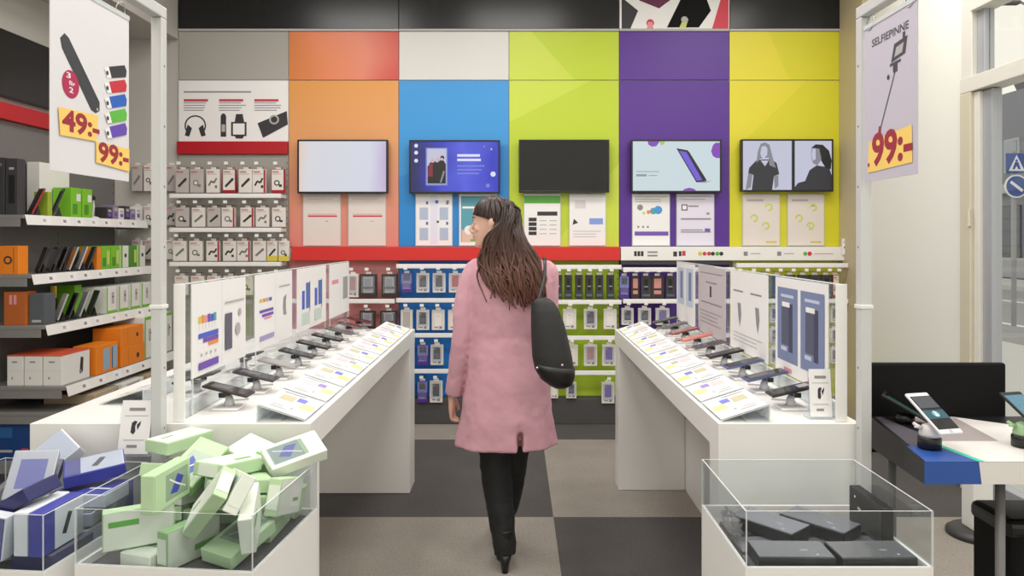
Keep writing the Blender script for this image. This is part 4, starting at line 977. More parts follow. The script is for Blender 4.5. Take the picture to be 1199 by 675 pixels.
def demostand(x, y, label, post):
    t = thing('demo_stand', label, 'phone stand', (x, y, 0.922))
    q = MB(); q.lathe((0, 0, 0), [(0.030, 0), (0.030, 0.028), (0.027, 0.032)], BLACK, 24); q.build('base', t)
    q = MB(); q.lathe((0, 0, 0.0325), [(0.026, 0), (0.027, 0.008), (0.022, 0.022), (0.018, 0.030), (0.010, 0.034)], post, 24); q.build('cup', t)
    q = MB(); q.tube([(-0.016, 0.0, 0.052), (-0.034, 0.0, 0.060), (-0.043, 0.004, 0.068)], [0.005, 0.006, 0.004], post, 10); q.tube([(-0.03, -0.006, 0.058), (-0.046, -0.01, 0.060)], [0.004, 0.003], post, 8); q.build('grip', t)
    return t
def tealscr(p): p.rect(0.0, 0.30, 1, 0.56, mat('screen_teal_mark', (40, 82, 96), 0.2)); p.disc(0.5, 0.44, 0.16, mat('screen_teal_ring', (120, 176, 190), 0.2)); p.disc(0.5, 0.44, 0.07, SCRD); p.rect(0.02, 0.62, 0.98, 0.98, mat('screen_grey_dim', (70, 72, 82), 0.2)); p.poly([(0.42, 0.36), (0.58, 0.36), (0.5, 0.54)], PAPER)
demostand(1.142, 2.00, 'white phone stand on a black puck, on the dark table beside the blue corner', mat('stand_white', (214, 208, 208), 0.3))
bigphone(1.155, 2.005, 1.0155, math.radians(14), mat('phone_white', (222, 220, 224), 0.3), SCRD, 'white phone with a teal ring on its dark screen, on the dark table', tealscr)
demostand(1.412, 2.015, 'pale green phone stand on a black puck, on the dark table by the glass door', mat('stand_green', (150, 184, 140), 0.3))  # this stand has a plain pale green body colour
bigphone(1.432, 2.02, 1.0155, math.radians(14), BLACK, mat('screen_steel_blue', (84, 128, 150), 0.2), 'black phone with a steel blue screen, on the dark table')
t = thing('demo_stand', 'low black phone stand at the back of the dark table', 'phone stand', (1.225, 2.28, 0.922))
MB().lathe((0, 0, 0), [(0.028, 0), (0.028, 0.02), (0.02, 0.026)], BLACK, 20).build('base', t)
t = thing('demo_phone', 'black phone with a teal green edge before the black back board', 'phone', (1.225, 2.272, 0.972), (math.radians(28), 0, math.radians(58)))
MB().box((0, 0, 0), (0.074, 0.15, 0.009), BLACK, 0.004, seg=3).build('body', t)
q = MB(); q.box((0, 0, 0.0048), (0.067, 0.13, 0.0014), mat('screen_off', (14, 14, 15), 0.12)); p = Print(q, (-0.0335, -0.065, 0.0055), (1, 0, 0), (0, 1, 0), 0.067, 0.13); p.rect(0.02, 0.02, 0.14, 0.95, mat('screen_green_edge', (40, 120, 104), 0.2)); q.build('touchscreen', t)  # flat teal green stripe along one edge of the dark screen
# white post and black bin seen under the dark table
t = thing('floor_post', 'white square post on a round dark foot behind the dark table', 'post', (2.33, 3.66, 0))
MB().lathe((0, 0, 0.001), [(0.14, 0), (0.14, 0.02), (0.12, 0.035), (0.06, 0.04)], DARK, 28).build('foot', t)
MB().bb(-0.05, 0.05, -0.05, 0.05, 0.0405, 0.72, WHITEM, 0.006).build('post_body', t)
t = thing('waste_bin', 'black rounded waste bin under the dark table', 'bin', (1.50, 2.10, 0))
q = MB(); q.bb(-0.13, 0.13, -0.09, 0.09, 0.001, 0.70, BLACKM, 0.03, seg=4); q.build('bin_body', t)
q = MB(); q.bb(-0.132, 0.132, -0.092, 0.092, 0.66, 0.715, BLACK, 0.02, seg=3); q.build('lid', t)

# ---------------------------------------------------------------- sign frames between the bins and tables
FRM = mat('gantry_pale_grey', (206, 206, 206), 0.4, 0.1)
def bframe(x, label):
    t = thing('sign_gantry', label, 'sign frame', (x, 2.165, 0))
    q = MB(); q.bb(-0.0165, 0.0165, -0.0165, 0.0165, 0.001, 2.155, FRM, 0.003)
    for k in range(8): q.bb(-0.0172, -0.0165, -0.003, 0.003, 0.75 + k * 0.18, 0.756 + k * 0.18, MID); q.bb(0.0165, 0.0172, -0.003, 0.003, 0.75 + k * 0.18, 0.756 + k * 0.18, MID)
    q.bb(-0.020, 0.020, -0.020, 0.020, 1.29, 1.302, WHITEM, 0.002)
    q.build('upright', t)
    q = MB(); q.bb(-0.0165, 0.0165, -1.30, 0.0165, 2.156, 2.19, FRM, 0.003); q.build('top_bar', t)
    q = MB(); q.bb(-0.0165, 0.0165, -1.30, -1.267, 0.001, 2.155, FRM, 0.003); q.build('upright', t)
    return t
bframe(-1.062, 'white metal sign frame between the blue and green bargain bins')
bframe(1.040, 'white metal sign frame beside the bin of black boxes')
SHEET = mat('sign_sheet', (224, 222, 226), 0.5); SHEETL = mat('sign_sheet_lilac', (196, 190, 204), 0.5)
TAN = mat('sign_price_yellow', (246, 208, 112), 0.5); DKR = mat('sign_price_red', (158, 40, 60), 0.5); MAG = mat('sign_magenta', (176, 36, 84), 0.5); GRAPH = mat('sign_graphite', (58, 58, 66), 0.5)
def hsign(x, y0, y1, z0_, z1_, side, label, art, m):
    t = thing('hanging_sign', label, 'sign', (x, (y0 + y1) / 2, z1_))
    w, h = y1 - y0, z1_ - z0_
    q = MB(); q.bb(-0.0015, 0.0015, -w / 2, w / 2, -h, 0, m)
    if side > 0: p = Print(q, (0.0015, -w / 2, -h), (0, 1, 0), (0, 0, 1), w, h)
    else: p = Print(q, (-0.0015, w / 2, -h), (0, -1, 0), (0, 0, 1), w, h)
    art(p); q.build('sheet', t)
    for s in (-0.38, 0.38):
        q = MB(); c = V((0, s * w, 0.012)); q.tube([c + V((0.003 * math.sin(a), 0.022 * math.cos(a), 0.022 * math.sin(a))) for a in [2 * math.pi * i / 16 for i in range(17)]], 0.0016, STEEL, 6); q.build('ring', t)
    q = MB(); q.bb(-0.004, 0.004, -w / 2, w / 2, -0.004, 0.008, CLEARE); q.build('clip_strip', t)
def la(p):
    p.poly([(0.10, 0.70), (0.15, 0.735), (0.20, 0.72), (0.58, 0.43), (0.58, 0.38), (0.53, 0.36), (0.47, 0.37), (0.12, 0.65)], GRAPH); p.disc(0.55, 0.385, 0.012, LGREY, 10)
    p.disc(0.22, 0.475, 0.10, MAG, 24); p.text('3', 0.17, 0.505, 0.22, 0.535, PAPER, 0.02); p.text('för', 0.20, 0.47, 0.27, 0.495, PAPER, 0.02); p.text('2', 0.20, 0.43, 0.25, 0.46, PAPER, 0.02)
    for k, c in enumerate(((50, 50, 58), (200, 44, 62), (40, 96, 190), (96, 184, 66), (104, 72, 178))):
        m = mat('powerbank_print_%d' % k, c, 0.5); b = 0.655 - 0.088 * k
        p.poly([(0.70, b), (0.93, b + 0.05), (0.96, b + 0.02), (0.95, b - 0.02), (0.74, b - 0.06)], m); p.poly([(0.64, b - 0.02), (0.70, b), (0.74, b - 0.06), (0.68, b - 0.07)], PAPER); p.disc(0.68, b - 0.04, 0.018, GRAPH, 10)
    p.poly([(0.07, 0.335), (0.55, 0.35), (0.53, 0.20), (0.09, 0.19)], TAN); p.poly([(0.52, 0.20), (0.99, 0.20), (0.99, 0.06), (0.52, 0.08)], TAN)
    p.text('49:-', 0.11, 0.215, 0.565, 0.335, DKR, 0.035); p.text('99:-', 0.55, 0.085, 1.0 - 0.02, 0.205, DKR, 0.035)
hsign(-1.06, 1.655, 1.99, 1.655, 2.10, 1, 'hanging price sign with a power bank and five colour packs, 49 and 99', la, SHEET)
def ra(p):
    GP = mat('sign_grey_print', (70, 66, 76), 0.5)
    p.text('SELFIEPINNE', 0.16, 0.855, 0.86, 0.905, GP, 0.02)
    p.poly([(0.54, 0.70), (0.80, 0.72), (0.84, 0.84 - 0.02), (0.60, 0.805)], GP); p.poly([(0.60, 0.725), (0.745, 0.735), (0.775, 0.79), (0.64, 0.78)], LGREY); p.rect(0.755, 0.80, 0.80, 0.85, GP)
    p.poly([(0.52, 0.68), (0.72, 0.685), (0.72, 0.70), (0.52, 0.695)], GP); p.poly([(0.58, 0.635), (0.66, 0.635), (0.66, 0.69), (0.58, 0.69)], GP); p.disc(0.49, 0.62, 0.025, GP, 12)
    p.line([(0.615, 0.635), (0.33, 0.31)], 0.0035, GP); p.line([(0.33, 0.335), (0.315, 0.29)], 0.012, DKR)
    p.poly([(0.10, 0.255), (0.92, 0.29), (0.93, 0.07), (0.08, 0.055)], TAN); p.disc(0.10, 0.105, 0.022, DKR, 12)
    p.text('99:-', 0.17, 0.085, 0.93, 0.30, DKR, 0.035)
hsign(1.032, 1.86, 2.14, 1.665, 2.115, -1, 'hanging sign for a selfie stick at 99', ra, SHEETL)
# ---------------------------------------------------------------- shelf wall
SY0, SY1 = 4.40, 5.86
SHELF = [(1.62, -2.98), (1.255, -2.94), (0.945, -2.855), (0.575, -2.73), (0.42, -2.66), (0.12, -2.60)]
SHN = ['top', 'second', 'third', 'fourth', 'low', 'floor']
SHM = mat('shelf_grey', (134, 132, 130), 0.45, 0.1)
t = thing('wall_shelving', 'grey metal shelving with white label strips along the wall by the shelf-side table', 'shelving', ((XL - 2.7) / 2, (SY0 + SY1) / 2, 0))
off = V(((XL - 2.7) / 2, (SY0 + SY1) / 2, 0))
Mo = Matrix.Translation(-off)
q = MB(); q.bb(XL + 0.002, XL + 0.02, SY0 - 0.4, SY1, 0.001, 2.23, mat('shelf_back_grey', (112, 110, 108), 0.5), 0, Mo)
for z in range(30):
    for y in (SY0 + 0.02, (SY0 + SY1) / 2, SY1 - 0.02): q.bb(XL + 0.02, XL + 0.0206, y - 0.004, y + 0.004, 0.2 + z * 0.066, 0.22 + z * 0.066, INKD, 0, Mo)
q.build('back_panel', t)
for k, (z, xf) in enumerate(SHELF):
    q = MB(); q.bb(XL + 0.021, xf, SY0, SY1, z, z + 0.022, SHM, 0.002, Mo)
    q.bb(XL + 0.03, xf - 0.02, SY0 + 0.002, SY0 + 0.006, z - 0.05, z, SHM, 0, Mo); q.bb(XL + 0.03, xf - 0.02, SY1 - 0.006, SY1 - 0.002, z - 0.05, z, SHM, 0, Mo)
    s = q.build('shelf', t)
    if k < 4:
        q = MB(); M2 = Mo @ Matrix.Translation((xf + 0.012, 0, z - 0.008)) @ Matrix.Rotation(math.radians(-14), 4, 'Y')
        q.bb(-0.004, 0.0, SY0 + 0.01, SY1, -0.032, 0.032, WHITEM, 0.002, M2)
        r = random.Random(k)
        y = SY0 + 0.15
        while y < SY1 - 0.12:
            p = Print(q, (0.0, y, -0.026), (0, 1, 0), (0, 0, 1), 0.09, 0.05, M2); p.rect(0, 0, 1, 1, PAPER); p.rect(0.15, 0.3, 0.5, 0.7, INK if r.random() < 0.6 else LGREY)
            y += 0.13 + r.random() * 0.1
        q.build('label_strip', s)
tag(MB().bb(XL + 0.002, XL + 0.05, 2.2, SY1, 2.39, 2.81, FASC, 0.004).build('fascia_board'), 'long black fascia board on the shelf wall above the red strip', 'fascia')
tag(MB().bb(XL + 0.002, XL + 0.06, 2.2, SY1, 2.245, 2.352, DRED, 0.004).build('red_strip'), 'dark red strip along the shelf wall under the black fascia', 'shelf strip')

ORB = mat('carton_orange', (234, 132, 30), 0.45); ORD_ = mat('carton_burnt_orange', (182, 96, 38), 0.5); GRB = mat('carton_green', (120, 190, 40), 0.45); GRD = mat('carton_dark_green', (78, 140, 36), 0.45)
WHB = mat('carton_white', (228, 226, 222), 0.45); BLB = mat('carton_blue', (18, 62, 124), 0.5); YEL = mat('tag_yellow', (240, 204, 60), 0.5); TANB = mat('carton_tan', (176, 158, 130), 0.55); SLV = mat('device_silver', (176, 176, 178), 0.3, 0.3)
LBW = mat('carton_window_blue', (150, 178, 196), 0.2)
def shelf_z(k): return SHELF[k][0] + 0.0225
def carton(k, x0, x1, y0, y1, h, m, label, cat='box', top=None, art=None, art_end=None, name='carton', dz=0.0):
    z = shelf_z(k) + dz
    t = thing(name, label, cat, ((x0 + x1) / 2, (y0 + y1) / 2, z), group='goods on the %s shelf' % SHN[k])
    w, d = x1 - x0, y1 - y0
    q = MB(); q.bb(-w / 2, w / 2, -d / 2, d / 2, 0, h, m, 0.003)
    if art: art(Print(q, (w / 2, -d / 2, 0), (0, 1, 0), (0, 0, 1), d, h))
    if art_end: art_end(Print(q, (-w / 2, -d / 2, 0), (1, 0, 0), (0, 0, 1), w, h))
    q.build('body', t)
    if top is not None:
        q = MB(); q.bb(-w / 2 - .001, w / 2 + .001, -d / 2 - .001, d / 2 + .001, h + 0.0003, h + 0.006, top, 0.001); q.build('lid', t)
    return t
def leaner(k, x, y, h, w, yaw, m, face, label, tilt=20, edge=None, name='leaning_phone'):
    """a phone or handset propped on a small wedge foot, facing the aisle end"""
    z = shelf_z(k)
    t = thing(name, label, 'phone', (x, y, z), (0, 0, yaw), group='phones propped on the %s shelf' % SHN[k])
    M = Matrix.Translation((0, 0, 0.008)) @ Matrix.Rotation(-math.radians(tilt), 4, 'X')
    q = MB(); q.bb(-w / 2, w / 2, -0.006, 0.006, 0, h, m, 0.004, M)
    p = Print(q, M @ V((-w / 2, -0.006, 0)), M.to_3x3() @ V((1, 0, 0)), M.to_3x3() @ V((0, 0, 1)), w, h); p.rect(0.08, 0.12, 0.92, 0.90, face)
    if edge: q.bb(w / 2, w / 2 + 0.004, -0.006, 0.006, 0, h, edge, 0.001, M)
    q.build('body', t)
    q = MB(); q.prism([(-0.02, 0.001), (h * math.sin(math.radians(tilt)) * 0.5 + 0.02, 0.001), (h * math.sin(math.radians(tilt)) * 0.40 + 0.012, h * 0.34), (0.022, 0.008)], (-w * 0.3, 0, 0), (0, 1, 0), (0, 0, 1), w * 0.6, BLACK); q.build('wedge', t)
    return t
X1 = lambda k: SHELF[k][1] - 0.015
# top shelf
carton(0, -3.20, -3.115, 4.43, 4.50, 0.35, DARK, 'tall dark case nearest the wall at the near end of the top shelf', art_end=lambda p: (p.rect(0.2, 0.3, 0.8, 0.8, INKD), p.rect(0.2, 0.85, 0.8, 0.9, MID)))
carton(0, -3.11, -3.035, 4.43, 4.50, 0.345, DARK, 'tall dark case, second at the near end of the top shelf', art_end=lambda p: (p.rect(0.25, 0.2, 0.75, 0.7, BLACK), p.rect(0.3, 0.8, 0.7, 0.84, LGREY)))
carton(0, -3.215, -3.13, 4.78, 5.10, 0.36, WHB, 'big plain white carton at the back of the top shelf')
leaner(0, -3.05, 4.56, 0.18, 0.075, math.radians(-35), BLACK, INKD, 'dark phone with a red edge propped on the top shelf', 24, mat('phone_red_edge', (150, 24, 40), 0.4))
carton(0, -3.085, X1(0), 4.655, 4.70, 0.155, mat('carton_olive_lime', (150, 172, 50), 0.5), 'small olive-lime box behind the propped phone on the top shelf')
leaner(0, -3.04, 4.76, 0.19, 0.05, math.radians(-40), BLACK, BLACKM, 'black handset leaning on the top shelf before the green cartons', 22)
for i, y in enumerate((4.90, 5.03)):
    carton(0, -3.12, X1(0), y, y + 0.115, 0.20, GRB, 'bright green carton, %s beside the black handset on the top shelf' % ORD[i], art=lambda p: (p.rect(0.15, 0.1, 0.6, 0.45, GRD), p.rect(0.5, 0.55, 0.9, 0.8, WHB)))
t = thing('desk_stand', 'white curved desk stand on the top shelf after the green cartons', 'stand', (-3.05, 5.24, shelf_z(0)), group=None)
q = MB(); q.lathe((0, 0, 0), [(0.045, 0), (0.045, 0.006), (0.03, 0.012), (0.012, 0.016)], WHB, 20); q.build('base', t)
q = MB(); q.tube([(0, 0, 0.0165), (0, 0.012, 0.09), (0, 0.0, 0.14), (0.01, -0.02, 0.155)], [0.011, 0.009, 0.010, 0.014], WHB, 12); q.build('arm', t)
q = MB(); q.cyl((0.018, -0.028, 0.15), (0.026, -0.04, 0.142), 0.018, DARK, n=16); q.build('lens', t)
LILP = mat('pack_clear_lilac', (140, 126, 150), 0.4)
for i in range(6):
    y = 5.34 + i * 0.082
    carton(0, -3.09, X1(0) - 0.005, y, y + 0.068, 0.085 + 0.02 * (i % 2), (DARK, LILP, WHB)[i % 3], '%s box, %s past the desk stand on the top shelf' % (('low dark', 'lilac', 'low white')[i % 3], ORD[i]), art=lambda p: (p.rect(0.2, 0.2, 0.8, 0.5, INKP), p.rect(0.2, 0.6, 0.8, 0.8, LGREY)))
# second shelf
carton(1, -3.16, -3.03, 4.43, 4.52, 0.175, ORB, 'orange box with a dark emblem at the near end of the second shelf', art_end=lambda p: (p.disc(0.5, 0.5, 0.2, INKD), p.disc(0.5, 0.5, 0.12, ORB), p.rect(0.75, 0.05, 0.8, 0.95, ORD_)))
for i, (y, m, f) in enumerate(((4.585, BLACK, INKD), (4.68, BLACK, MID), (4.775, DARK, BLACKM), (4.87, SLV, INKO), (4.965, SLV, LGREY), (5.06, DARK, INKD))):
    leaner(1, -3.02 + 0.006 * i, y, 0.165, 0.07, math.radians(-38), m, f, '%s phone, %s in the row propped on the second shelf' % (('black', 'black grey-faced', 'dark', 'silver orange-faced', 'silver', 'dark grey')[i], ORD[i]))
carton(1, -3.08, X1(1), 5.135, 5.185, 0.16, ORB, 'slim orange box between the phones and green cartons on the second shelf')
for i, (y, m) in enumerate(((5.19, GRB), (5.315, GRB), (5.44, WHB), (5.565, GRD), (5.69, WHB))):
    carton(1, -3.12, X1(1), y, y + 0.112, 0.165, m, '%s carton, %s in the green row on the second shelf' % ({GRB: 'bright green', WHB: 'white and green', GRD: 'deep green'}[m], ORD[i]), art=(lambda p: (p.rect(0, 0, 0.25, 1, GRB), p.disc(0.6, 0.55, 0.14, INKD))) if m is WHB else (lambda p: (p.rect(0.1, 0.1, 0.5, 0.5, GRD), p.rect(0.6, 0.2, 0.9, 0.8, LIMEI))))
# third shelf
carton(2, -3.12, -2.985, 4.43, 4.53, 0.205, ORD_, 'burnt orange box at the near end of the third shelf', art_end=lambda p: (p.rect(0.25, 0.62, 0.38, 0.9, PINKI), p.rect(0.45, 0.62, 0.58, 0.9, PINKI)))
carton(2, -2.98, -2.885, 4.45, 4.56, 0.19, mat('carton_slate', (84, 90, 96), 0.5), 'slate grey box beside the burnt orange one on the third shelf', art_end=lambda p: p.rect(0.2, 0.08, 0.8, 0.16, LGREY))
for i, (y, m, f, n) in enumerate(((4.63, SLV, LGREY, 'silver phone under a yellow tag'), (4.74, DARK, BLACKM, 'dark phone after the yellow tag'), (4.85, SLV, SLV, 'silver phone in mid row'), (4.96, BLACK, INKD, 'black phone before the white cartons'))):
    tt = leaner(2, -2.93 + 0.004 * i, y, 0.175, 0.075, math.radians(-38), m, f, n + ', propped on the third shelf')
    if i == 0:
        q = MB(); q.box((0, -0.012, 0.19), (0.09, 0.002, 0.075), YEL); q.build('tag_card', tt)
carton(2, -3.14, -3.02, 4.98, 5.06, 0.21, GRB, 'bright green carton behind the black phone on the third shelf')
for i, y in enumerate((5.10, 5.26, 5.42, 5.58, 5.72)):
    carton(2, -3.08, X1(2), y, y + 0.13, 0.185, WHB, 'white carton with green edge, %s in the row on the third shelf' % ORD[i], art=lambda p: (p.rect(0, 0, 0.12, 1, GRB), p.rect(0, 0, 1, 0.10, GRB), p.rect(0.5, 0.35, 0.75, 0.8, LGREY), p.disc(0.62, 0.62, 0.06, INKD, 12)))
# fourth shelf
for i, (a, b) in enumerate(((-3.10, -3.0), (-2.995, -2.885), (-2.88, -2.765))):
    def ae(p):
        p.rect(0.3, 0.78, 0.62, 0.83, INK); p.rect(0.28, 0.22, 0.36, 0.30, INK)
        p.rect(0.0, 0.50, 1, 0.505, LGREY)
    carton(3, a, b, 4.43, 4.72, 0.18, WHB, 'white phone carton with an orange-red lid, %s from the wall on the fourth shelf' % ORD[i], top=mat('lid_orange_red', (214, 92, 62), 0.45), art_end=ae, art=lambda p: (p.poly([(0.62, 0.3), (0.74, 0.26), (0.76, 0.78), (0.66, 0.82)], INKD), p.disc(0.66, 0.3, 0.05, MID, 12)))
carton(3, -2.90, X1(3), 4.76, 5.02, 0.19, ORB, 'orange carton with two pale blue windows on the fourth shelf', art=lambda p: (p.rect(0.30, 0.1, 0.60, 0.85, LBW), p.rect(0.66, 0.1, 0.96, 0.88, LBW), p.rect(0.7, 0.1, 0.75, 0.86, SLATE2)))
carton(3, -2.95, X1(3), 5.06, 5.38, 0.135, ORB, 'orange carton, lower of the two stacked on the fourth shelf', art=lambda p: (p.disc(0.7, 0.4, 0.06, INKD, 12), p.rect(0.3, 0.1, 0.31, 0.9, ORD_)))
carton(3, -2.945, X1(3) - 0.004, 5.06, 5.37, 0.135, ORB, 'orange carton, upper of the two stacked on the fourth shelf', art=lambda p: (p.disc(0.72, 0.5, 0.05, INKD, 12), p.rect(0.3, 0.1, 0.31, 0.9, ORD_)), dz=0.1355)
for i, y in enumerate((5.42, 5.58, 5.72)):
    carton(3, -3.0, X1(3) - 0.02, y, y + 0.13, 0.31, WHB, 'tall white carton with green edge, %s past the orange stack on the fourth shelf' % ORD[i], art=lambda p: (p.rect(0, 0, 0.14, 1, GRB), p.rect(0, 0.92, 1, 1, GRB), p.rect(0.45, 0.4, 0.7, 0.7, LGREY), p.disc(0.7, 0.6, 0.07, INKD, 12)))
# low shelf and floor deck
for i, y in enumerate((4.62, 4.95, 5.28)):
    carton(4, -3.0, X1(4), y, y + 0.28, 0.06, (TANB, WHB, TANB)[i], 'flat %s carton, %s along the low shelf' % (('tan', 'white', 'tan')[i], ORD[i]), art=lambda p: p.rect(0.2, 0.2, 0.8, 0.8, LGREY))
for i, (a, b) in enumerate(((-3.2, -2.92), (-2.91, -2.63))):
    carton(5, a, b, 4.42, 4.8, 0.255, BLB, 'dark blue carton, %s from the wall on the floor shelf' % ORD[i], art_end=lambda p: (p.rect(0.1, 0.55, 0.5, 0.8, mat('carton_blue_light', (38, 96, 156), 0.5)), p.rect(0.7, 0.15, 0.85, 0.3, INKR), p.rect(0.2, 0.2, 0.5, 0.26, LGREY)))
# packs on the return beside the grey section
for r_, (y0, y1) in enumerate(((190, 224), (238, 264), (278, 304))):
    for c_, x in enumerate((160, 174, 188, 200)):
        pack(0, x, 12, y0, y1, ('grey', 'cable', 'cable', 'grey')[(c_ + r_) % 4], 'pack in the corner, %s from the shelving in the %s corner row' % (ORD[c_], ('upper', 'middle', 'lower')[r_]), hk=False, Y=5.90)

# ---------------------------------------------------------------- bargain bins and their heaps
BW, BD, BZ, BA = 0.445, 0.405, 0.72, 0.853
def bin_(x, y, rz, label, floor):
    t = thing('bargain_bin', label, 'bin', (x, y, 0), (0, 0, rz))
    th = 0.008
    q = MB()
    for s in (-1, 1):
        q.bb(s * (BW / 2 - th) if s > 0 else -BW / 2, BW / 2 if s > 0 else -BW / 2 + th, -BD / 2, BD / 2, 0.001, BZ, WHITE, 0.001)
        q.bb(-BW / 2 + th, BW / 2 - th, s * (BD / 2 - th) if s > 0 else -BD / 2, BD / 2 if s > 0 else -BD / 2 + th, 0.001, BZ, WHITE, 0.001)
    q.bb(-BW / 2 + th, BW / 2 - th, -BD / 2 + th, BD / 2 - th, floor - 0.02, floor, mat('bin_floor', (92, 88, 90), 0.6))
    q.build('pedestal', t)
    q = MB(); a = 0.004; z0_, z1_ = BZ + 0.0005, BA
    plate(q, -BW / 2, -BW / 2 + a, -BD / 2, BD / 2, z0_, z1_); plate(q, BW / 2 - a, BW / 2, -BD / 2, BD / 2, z0_, z1_)
    plate(q, -BW / 2 + a, BW / 2 - a, -BD / 2, -BD / 2 + a, z0_, z1_); plate(q, -BW / 2 + a, BW / 2 - a, BD / 2 - a, BD / 2, z0_, z1_)
    q.build('clear_rim', t)
    return t
BR = math.radians(-5.5)
BINS = {'G': (-0.812, 1.915, BR, 0.70), 'B': (-1.300, 1.915, BR, 0.70), 'K': (0.768, 1.92, 0.0, 0.665)}
bin_(*BINS['G'][:3], 'white bargain bin with clear rim heaped with pale green boxes', 0.70)
bin_(*BINS['B'][:3], 'white bargain bin with clear rim heaped with blue and white boxes', 0.70)
bin_(*BINS['K'][:3], 'white bargain bin with clear rim holding black boxes', 0.665)
MINT = mat('pack_mint', (186, 214, 172), 0.45); MINTW = mat('pack_mint_white', (228, 234, 222), 0.45); MINTD = mat('pack_mint_deep', (152, 190, 138), 0.45)
BLU = mat('pack_royal_blue', (64, 68, 158), 0.4); BLUW = mat('pack_blue_white', (222, 226, 234), 0.45); BLUD = mat('pack_navy', (36, 36, 92), 0.4)
CHAR = mat('pack_charcoal', (70, 70, 78), 0.4); CHARL = mat('pack_charcoal_light', (112, 110, 118), 0.4)
SIMD = {"G":[[-0.0151,0.1106,0.02,-0.0,-0.0,-1.5579],[-0.0657,-0.1037,0.02,-0.0,-0.0,1.3405],[0.1235,0.0692,0.02,-0.0,0.0,-1.4989],[-0.1199,-0.0096,0.0536,0.0,-0.463,-1.0388],[0.1297,-0.0832,0.0421,0.0911,-0.2334,1.2672],[-0.1581,0.0979,0.0739,1.9113,-0.3103,-1.9122],[0.1124,0.1725,0.0676,1.5708,-2.8712,0.0],[0.1896,0.052,0.1071,1.5027,-0.2805,-1.5522],[0.0065,0.053,0.06,0.0001,0.0001,-3.0391],[-0.0834,0.0841,0.1008,0.0407,-0.0775,-1.9507],[0.0135,-0.1089,0.048,-1.5708,0.0,-1.9329],[-0.1645,0.1103,0.145,-0.0027,2.813,-1.5717],[0.0722,0.0071,0.1088,0.105,-0.1056,-2.718],[0.1667,-0.1011,0.1071,-1.6369,-0.2416,1.9131],[-0.106,-0.1305,0.088,1.5708,-0.0,0.6032],[0.0435,0.1949,0.1722,-0.3167,-2.982,-0.4515],[-0.0455,-0.1124,0.184,-1.5708,-0.0001,1.5683],[0.1283,-0.1055,0.172,1.0117,-0.1975,-0.9557],[-0.0186,0.1203,0.1402,0.062,-0.4021,2.7857],[0.0815,-0.14,0.1545,0.7003,-0.8227,-0.3621],[-0.0578,0.0512,0.1804,-0.3214,2.7005,1.3424],[0.175,0.1518,0.1892,-0.4451,0.1798,-2.419],[0.0415,0.0356,0.1874,-0.02,-0.1475,-1.7966],[-0.1786,0.1772,0.21,-3.1416,-0.0,1.213],[0.0786,0.0161,0.1477,0.0853,-3.0195,0.5975]],"B":[[-0.0422,0.1341,0.02,-0.0,-0.0,3.0669],[-0.1267,-0.0002,0.02,3.1416,0.0,-0.9804],[-0.1273,0.1323,0.06,0.0,-0.0,-3.0424],[0.0064,-0.1015,0.02,-3.1416,-0.0,0.8166],[0.1595,-0.0895,0.02,3.1416,0.0,1.5708],[-0.1595,-0.148,0.0773,-0.0,-1.9199,1.5702],[0.114,0.1701,0.053,-1.5708,-0.0,0.0046],[-0.0816,-0.0625,0.06,-3.1416,0.0,-0.1072],[-0.0577,0.1734,0.1592,0.505,-0.6334,0.8195],[-0.0453,0.0481,0.0777,-2.5452,0.4191,0.0665],[0.037,-0.1721,0.0926,1.5789,0.1125,-0.0],[0.1805,-0.1054,0.093,1.5708,0.0,-1.5453],[0.0554,-0.0764,0.0838,-2.6875,0.035,-1.5586],[0.1163,0.0427,0.02,-0.0,-0.0,0.0027],[-0.0142,0.061,0.1244,0.1883,-0.693,1.8875],[0.1277,0.0649,0.06,0.0001,-0.0001,-1.3717],[-0.0973,-0.0575,0.133,-1.5708,0.0,2.7902],[-0.0028,0.037,0.1547,0.1194,-0.7057,1.9944],[0.1404,-0.1029,0.093,1.5708,-0.0,1.5964],[0.0763,-0.0961,0.1441,-3.0831,-0.5127,-0.0932],[0.1372,0.0792,0.1,3.1416,-0.0001,0.0054],[0.1184,0.1203,0.1563,-0.156,0.1134,-2.5179]],"K":[[0.0246,0.1246,0.018,0.0,-0.0,-0.0233],[0.1077,0.0402,0.0456,0.0592,-0.2785,1.3138],[-0.1501,0.0332,0.018,0.0,0.0,1.4567],[-0.1119,-0.1144,0.018,0.0,0.0,-0.0619],[-0.1318,0.09,0.054,-0.0,0.0,1.5494],[-0.1625,0.099,0.09,-0.0,0.0001,1.5708],[0.1014,-0.0955,0.0433,0.0,-0.2852,1.5255],[-0.0241,0.1409,0.0893,0.0,0.409,0.0002],[-0.0326,-0.1385,0.065,0.2841,-0.0311,-0.0],[-0.0138,0.0099,0.1011,0.3474,0.1135,0.4975],[-0.0861,-0.0992,0.1228,-0.0337,-0.3937,1.5837],[0.1041,0.0365,0.1128,0.295,0.2641,0.2699],[0.1756,-0.1406,0.0925,0.0267,1.5708,0.0]]}
